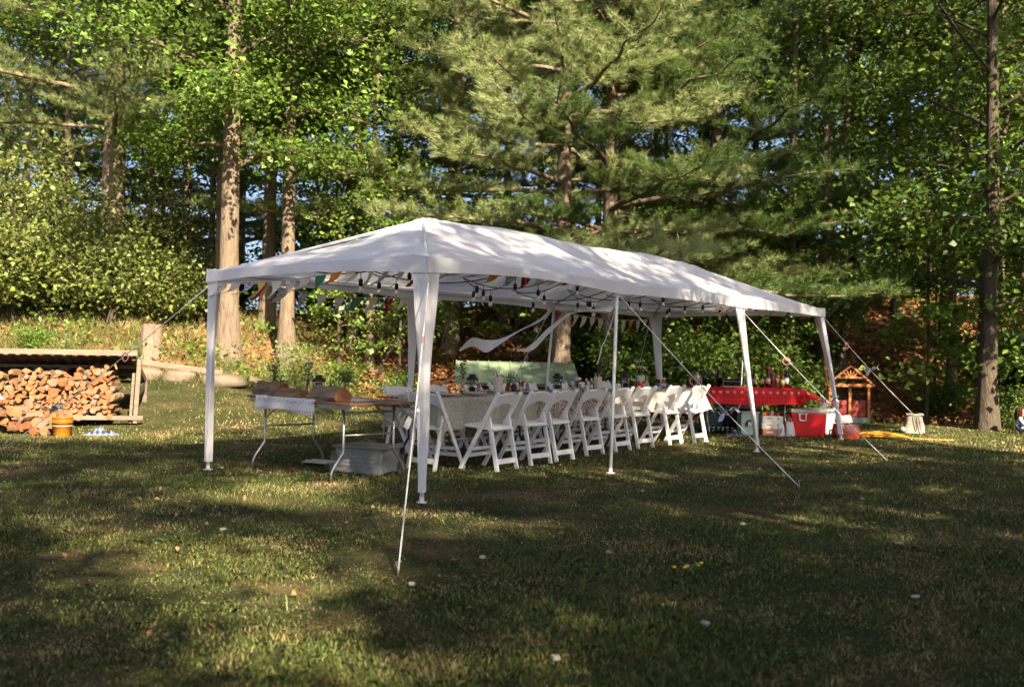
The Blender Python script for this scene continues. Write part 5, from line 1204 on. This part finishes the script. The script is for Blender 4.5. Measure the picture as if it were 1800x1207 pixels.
for x in (-2.7, -1.0): MB().bar((x, .66, -.05), (x, .68, zb-.05), .08, .08, (0, 1, 0)).build('post', old_dark, t)
MB().bar((.84, -.55, .38), (.84, .68, .48), .03, .12).build('side_rail', old_dark, t)
MB().bar((-1.6, -.60, .055), (.98, -.63, .055), .06, .06).build('base_rail', weathered, t, bevel=.004)
# firewood: a library of shared log shapes, every log an object of its own
def log_poly(kind, r, rs):
    if kind == 0: n = 9; return [(r*math.cos(2*math.pi*j/n)*rs.uniform(.9, 1.08), r*math.sin(2*math.pi*j/n)*rs.uniform(.9, 1.08)) for j in range(n)], set(range(9))
    if kind == 1: return [(-r, -.45*r), (r*.2, -.55*r), (r, -.4*r), (r*.75, .35*r), (r*.1, .65*r), (-r*.7, .35*r)], {2, 3, 4}
    if kind == 2: return [(-r*.9, -.7*r), (r*.9, -.75*r), (r*.55, .25*r), (0, .9*r), (-r*.5, .2*r)], {0}
    if kind == 3: return [(-r, -.35*r), (r, -.3*r), (r*.95, .25*r), (-r*.9, .32*r)], {0}
    return [(-r*.75, -.7*r), (r*.6, -.8*r), (r*.85, .1*r), (r*.3, .8*r), (-r*.6, .65*r)], {1, 2}
log_grey = plain('weathered grey log end', (.20, .14, .095), (.12, .08, .055), 18, .85, 0, .2, .3, 40)
LIB = []
rs = random.Random(3)
for k in range(18):
    poly, bs = log_poly(k % 5, .066, rs); m = split_log(MB(), .40, poly, bs)
    LIB.append(m.mesh('split_log', [(log_end_red, log_end, log_grey, log_end)[k % 4], log_split, log_bark]))
def put_log(x, y, z, s, roll, yaw, pitch, label, group, k=None, sy=1.0):
    o = link('firewood_log', LIB[rs.randrange(len(LIB)) if k is None else k]); o.location = (x, y, z); o.scale = (s, sy, s)
    o.rotation_euler = (pitch, roll, yaw); tag(o, label, 'log', group)
g0 = float(gz(WX, WY)); nlog = 0
zz = .135; row = 0
while zz < 1.0:
    x = -8.10+rs.uniform(0, .05)
    while x < -5.80:
        s = rs.choice([.5, .6, .68, .75, .85, 1.0])*rs.uniform(.9, 1.1); w = .118*s
        xi = x+w/2; prof = .62+.20*float(smoothstep(-7.4, -6.6, xi))+.05*math.sin(xi*4.2)-.08*float(smoothstep(-6.6, -6.2, xi))+.12*float(smoothstep(-6.35, -6.0, xi))
        if zz < prof:
            toprow = zz > prof-.10
            put_log(xi, 14.42+.245*(xi+5.85)+rs.uniform(-.05, .04)+(.03 if toprow else 0), .06+zz+rs.uniform(-.014, .014), s, rs.uniform(0, 6.28), rs.uniform(-.14, .14)*(3 if toprow else 1)+.12, rs.uniform(-.06, .06)-(rs.uniform(.1, .55) if toprow else 0),
                    'split log in the main firewood stack under the woodshed roof', 'firewood stacked in the woodshed'); nlog += 1
        x += w*rs.uniform(.86, 1.0)
    zz += rs.uniform(.064, .076); row += 1
for k in range(46):
    x = -7.6+1.25*rs.random()**1.2; top = .52*(1-(x+7.6)/1.5)**.8; z = .05+rs.random()*max(.08, top)
    put_log(x, 13.45+rs.uniform(-.1, .12)+.25*z, z, rs.uniform(.6, 1.1), rs.uniform(0, 6.28), rs.uniform(-.6, .6), rs.uniform(-.2, .2), 'firewood log in the loose heap at the far left front of the woodshed', 'firewood heaped in front of the woodshed', sy=.8)
for k, (x, z) in enumerate([(-6.30, .06), (-6.18, .06), (-6.24, .15), (-6.1, .13), (-6.36, .16)]):
    put_log(x, 13.3, z, .95, 2.1*k, .15*k-.2, 0, 'cut log beside the yellow bucket', 'logs beside the bucket', (0, 5, 10, 1, 15)[k], .8)
# bucket of kindling, checked cloth, plastic bag
yel = plain('yellow orange bucket plastic', (.42, .17, .012), (.32, .12, .01), 5, .5)
t = thing('bucket', 'yellow orange bucket full of split kindling in front of the woodshed', 'bucket', (-5.93, 13.12, 0))
MB().lathe([(.105, 0), (.11, .004), (.127, .25), (.134, .25), (.134, .262), (.122, .262), (.108, .02)], 26).build('pail', yel, t, True)
for z in (.185, .205, .225): MB().lathe([(.121+.01*z/.2, z), (.131, z+.003), (.131, z+.007), (.121+.01*z/.2, z+.01)], 26).build('rim_band', yel, t, True)
MB().lathe([(.1225, .135), (.1245, .150)], 26).build('paper_band', plain('pale band', (.34, .28, .22)), t, True)
for k in range(12):
    a = k*2.4; r = .085*math.sqrt((k+.5)/12); MB().bar((r*math.cos(a)*.6, r*math.sin(a)*.6, .05), (r*math.cos(a)*1.1, r*math.sin(a)*1.1, .31+.09*((k*7) % 5)/5), .035, .028).build('kindling', log_split if k % 3 else log_bark, t)
crumple('checked_cloth', 'navy and white checked cloth dropped on the grass by the woodshed', -5.52, 13.35, .42, .16, .10, navy, .12, 8)
crumple('plastic_bag', 'crumpled silver and blue plastic bag on the firewood heap', -7.02, 13.42, .30, .2, .06, plain('silver blue film', (.20, .25, .32), (.11, .16, .20), 6, .3), .4, 9, .45)
crumple('newspaper', 'crumpled white newspaper on the loose firewood heap', -7.32, 13.40, .34, .2, .05, plain('newsprint', (.26, .25, .24), (.17, .16, .155), 16, .8), .1, 10, .46)

# ------------------------------------------------------------------ stump, edging timbers and stones along the bank
t = thing('tree_stump', 'square cut grey tree stump on the bank left of the tent', 'stump', G(-6.79, 18.6, -.08), .3)
prof = [(.25, 0), (.215, .12), (.19, .4), (.185, .62)]
def stump(a, b):
    an = 2*math.pi*a; i = min(int(b*3), 2); f = b*3-i; r = prof[i][0]*(1-f)+prof[i+1][0]*f; z = prof[i][1]*(1-f)+prof[i+1][1]*f
    r *= 1+.06*math.sin(an*3+1)+.03*math.sin(an*8); return (r*math.cos(an), r*math.sin(an), z*1.12)
MB().grid(stump, 30, 9).build('bark', bark('weathered stump bark', (.20, .135, .10), (.28, .20, .155), (.09, .058, .042)), t, True); MB().lathe([(.001, .70), (.182, .694)], 24).build('cut_top', log_end, t)
def timber(p, q, label): 
    p = Vector(p); q = Vector(q); c = (p+q)/2; t_ = thing('edging_timber', label, 'timber', c, 0, 'timbers edging the bank'); MB().bar(p-c, q-c, .15, .09).build('board', weathered, t_, bevel=.01)
timber((-6.5, 17.05, .95), (-5.0, 17.2, .77), 'grey edging timber along the bank beside the woodshed'); timber((-4.62, 17.45, .68), (-3.4, 18.0, .36), 'grey edging timber running behind the serving table'); timber((-9.0, 16.95, 1.0), (-6.6, 17.05, .95), 'grey edging timber behind the woodshed')
stone = plain('pale field stone', (.15, .12, .088), (.09, .07, .05), 3, .9, 0, .2, .6, 9, bd=.03)
def rock(name, label, x, y, s, rz, seed, cat='stone', group=None, m=stone, dz=0.):
    r = np.random.default_rng(seed); ph = r.uniform(0, 6, 6); mb = MB(); mb.ico((0, 0, 0), (1, 1, 1), 16, 9)
    mb.v = [tuple(c*(1+.12*math.sin(v_[0]*3+ph[0])+.10*math.sin(v_[1]*4+ph[1])+.08*math.sin(v_[2]*5+ph[2]+v_[0]*2)) for c in v_) for v_ in mb.v]
    mb.v = [(math.copysign(abs(a)**.75, a)*s[0], math.copysign(abs(b)**.75, b)*s[1], math.copysign(abs(c)**.75, c)*s[2]) for a, b, c in mb.v]
    o = mb.build(name, m, None, True); o.location = G(x, y, dz+s[2]*.35); o.rotation_euler = (0, 0, rz); tag(o, label, cat, group)
rock('boulder', 'large flat pale stone edging the bank left of the tent leg', -4.95, 17.05, (.42, .22, .15), -.1, 1); rock('boulder', 'pale edging stone just right of the woodshed', -6.25, 16.95, (.30, .2, .13), .1, 2); rock('boulder', 'pale edging stone between the woodshed and the tent leg', -5.7, 16.95, (.28, .2, .12), .3, 3)
pale_pebble = plain('white pebble', (.36, .33, .29), (.26, .24, .21), 8, .8)
rp = random.Random(11)
for k, (x, y) in enumerate([(.62, 6.1), (1.7, 7.2), (.9, 4.5), (2.1, 5.1), (3.1, 8.7), (-.15, 5.9), (-.5, 5.2), (-1.9, 6.6), (.2, 3.95), (2.6, 6.6), (1.2, 8.9), (-2.9, 10.0), (3.6, 10.6)]):
    rock('pebble', 'small pale pebble lying in the lawn grass', x, y, (.024*rp.uniform(.6, 1.2), .018, .011), k, 20+k, 'pebble', 'pale pebbles scattered on the lawn', pale_pebble, .012)
t = thing('dandelion', 'small clump of yellow dandelion flowers on the front lawn', 'flowers', G(1.02, 5.62)); flowers(t, .02, 5, .09, .06, plain('dandelion yellow', (.80, .55, .02)), None, 30, 15, .013)

number_group('pale pebbles scattered on the lawn', 'small pale pebble in the lawn grass'); number_group('mason jars on the grass', 'clear mason jar on the grass under the drinks table')
# ------------------------------------------------------------------ child sitting on the grass at the right edge
t = thing('person', 'person with long brown hair and pale shirt sitting at the right edge', 'person', (8.86, 17.30, 0), -.45)
J = [('pelvis', (0, 0, .085), .085), ('waist', (.005, 0, .15), .075), ('chest', (.03, 0, .235), .08), ('neck', (.05, 0, .295), .034), ('jaw', (.065, 0, .335), .05), ('skull', (.07, 0, .385), .075), ('crown', (.065, 0, .425), .055),
     ('shR', (.03, -.095, .255), .036), ('elR', (.10, -.125, .15), .026), ('wrR', (.165, -.075, .245), .019), ('paR', (.165, -.055, .275), .02),
     ('shL', (.03, .095, .255), .036), ('elL', (.08, .13, .15), .027), ('wrL', (.18, .09, .12), .019), ('paL', (.21, .08, .115), .02),
     ('hiR', (.04, -.06, .075), .06), ('knR', (.22, -.085, .19), .044), ('anR', (.29, -.08, .04), .028), ('toR', (.37, -.085, .022), .022),
     ('hiL', (.04, .06, .075), .06), ('knL', (.22, .085, .17), .044), ('anL', (.32, .085, .04), .028), ('toL', (.40, .09, .022), .022),
     ('nose', (.145, 0, .372), .012)]
E_ = [('pelvis', 'waist'), ('waist', 'chest'), ('chest', 'neck'), ('neck', 'jaw'), ('jaw', 'skull'), ('skull', 'crown'), ('chest', 'shR'), ('shR', 'elR'), ('elR', 'wrR'), ('wrR', 'paR'), ('chest', 'shL'), ('shL', 'elL'), ('elL', 'wrL'), ('wrL', 'paL'),
      ('pelvis', 'hiR'), ('hiR', 'knR'), ('knR', 'anR'), ('anR', 'toR'), ('pelvis', 'hiL'), ('hiL', 'knL'), ('knL', 'anL'), ('anL', 'toL'), ('skull', 'nose')]
for s, pa in (('R', 'paR'), ('L', 'paL')):
    b = Vector(dict((j[0], j[1]) for j in J)[pa])
    for k in range(5):
        o_ = Vector((.012*(k-1.5), -.004, .018)) if s == 'R' else Vector((.018, -.012*(k-1.5), .0))
        if k == 4: o_ = Vector((-.020, .004, .004)) if s == 'R' else Vector((.002, -.022, .004))
        tip = o_*1.6+(Vector((-.012, .004, .014)) if s == 'R' else Vector((.014, 0, -.012)))
        J.append((f'f{s}{k}', tuple(b+o_), .0058)); J.append((f't{s}{k}', tuple(b+tip), .0048)); E_ += [(pa, f'f{s}{k}'), (f'f{s}{k}', f't{s}{k}')]
ix = {j[0]: i for i, j in enumerate(J)}
me = bpy.data.meshes.new('body_skeleton'); me.from_pydata([j[1] for j in J], [(ix[a], ix[b]) for a, b in E_], [])
bo = link('body', me); md = bo.modifiers.new('skin', 'SKIN'); sv = me.skin_vertices[0].data
for i, j in enumerate(J): sv[i].radius = (j[2], j[2]); sv[i].use_root = (i == 0)
md2 = bo.modifiers.new('sub', 'SUBSURF'); md2.levels = 2; md2.render_levels = 2
bm_ = bpy.data.meshes.new_from_object(bo.evaluated_get(bpy.context.evaluated_depsgraph_get())); bo.modifiers.clear(); bo.data = bm_; bo.parent = t
for m_ in (plain('skin', (.50, .26, .17), (.44, .22, .14), 9, .5), plain('pale blue grey shirt', (.42, .44, .50), (.34, .36, .42), 14, .85), plain('navy trousers', (.035, .03, .075), None, 14, .85)): bm_.materials.append(m_)
JP = np.array([j[1] for j in J]); cls = []
for j in J:
    n_ = j[0]; cls.append(1 if n_ in ('waist', 'chest', 'shR', 'shL', 'elR', 'elL') else 2 if n_[:2] in ('pe', 'hi', 'kn', 'an', 'to') else 0)
for p_ in bm_.polygons: p_.material_index = cls[int(np.argmin(np.sum((JP-np.array(p_.center))**2, 1)))]; p_.use_smooth = True
hairm = bark('long brown hair', (.055, .024, .012), (.10, .046, .022), (.02, .009, .006), 6)
def hair(a, b):
    an = R(78)+(2*math.pi-R(156))*a; ph = b*1.0; r = .088+.012*math.sin(a*60)*b
    if b < .5: q = b/.5; z = .385+.088*math.cos(q*math.pi/2); rr_ = r*math.sin(q*math.pi/2+.02)
    else: q = (b-.5)/.5; z = .385-.17*q; rr_ = r*(1-.22*q*q+.05*math.sin(q*3))
    return (.062+rr_*math.cos(an)*1.05-.02*b, rr_*math.sin(an), z)
MB().grid(hair, 40, 14).build('hair', hairm, t, True, solid=.008)
for s in (-1, 1):
    MB().ico((.135, s*.027, .388), (.009, .011, .009), 8, 6).build('eye', enamel, t, True); MB().ico((.142, s*.027, .388), (.004, .005, .006), 8, 6).build('pupil', black_m, t, True)
    MB().ico((.062, s*.079, .378), (.014, .008, .021), 8, 6).build('ear', MATS['skin'], t, True)
MB().ico((.125, 0, .338), (.008, .018, .005), 8, 5).build('mouth', plain('lips', (.45, .14, .12)), t, True)
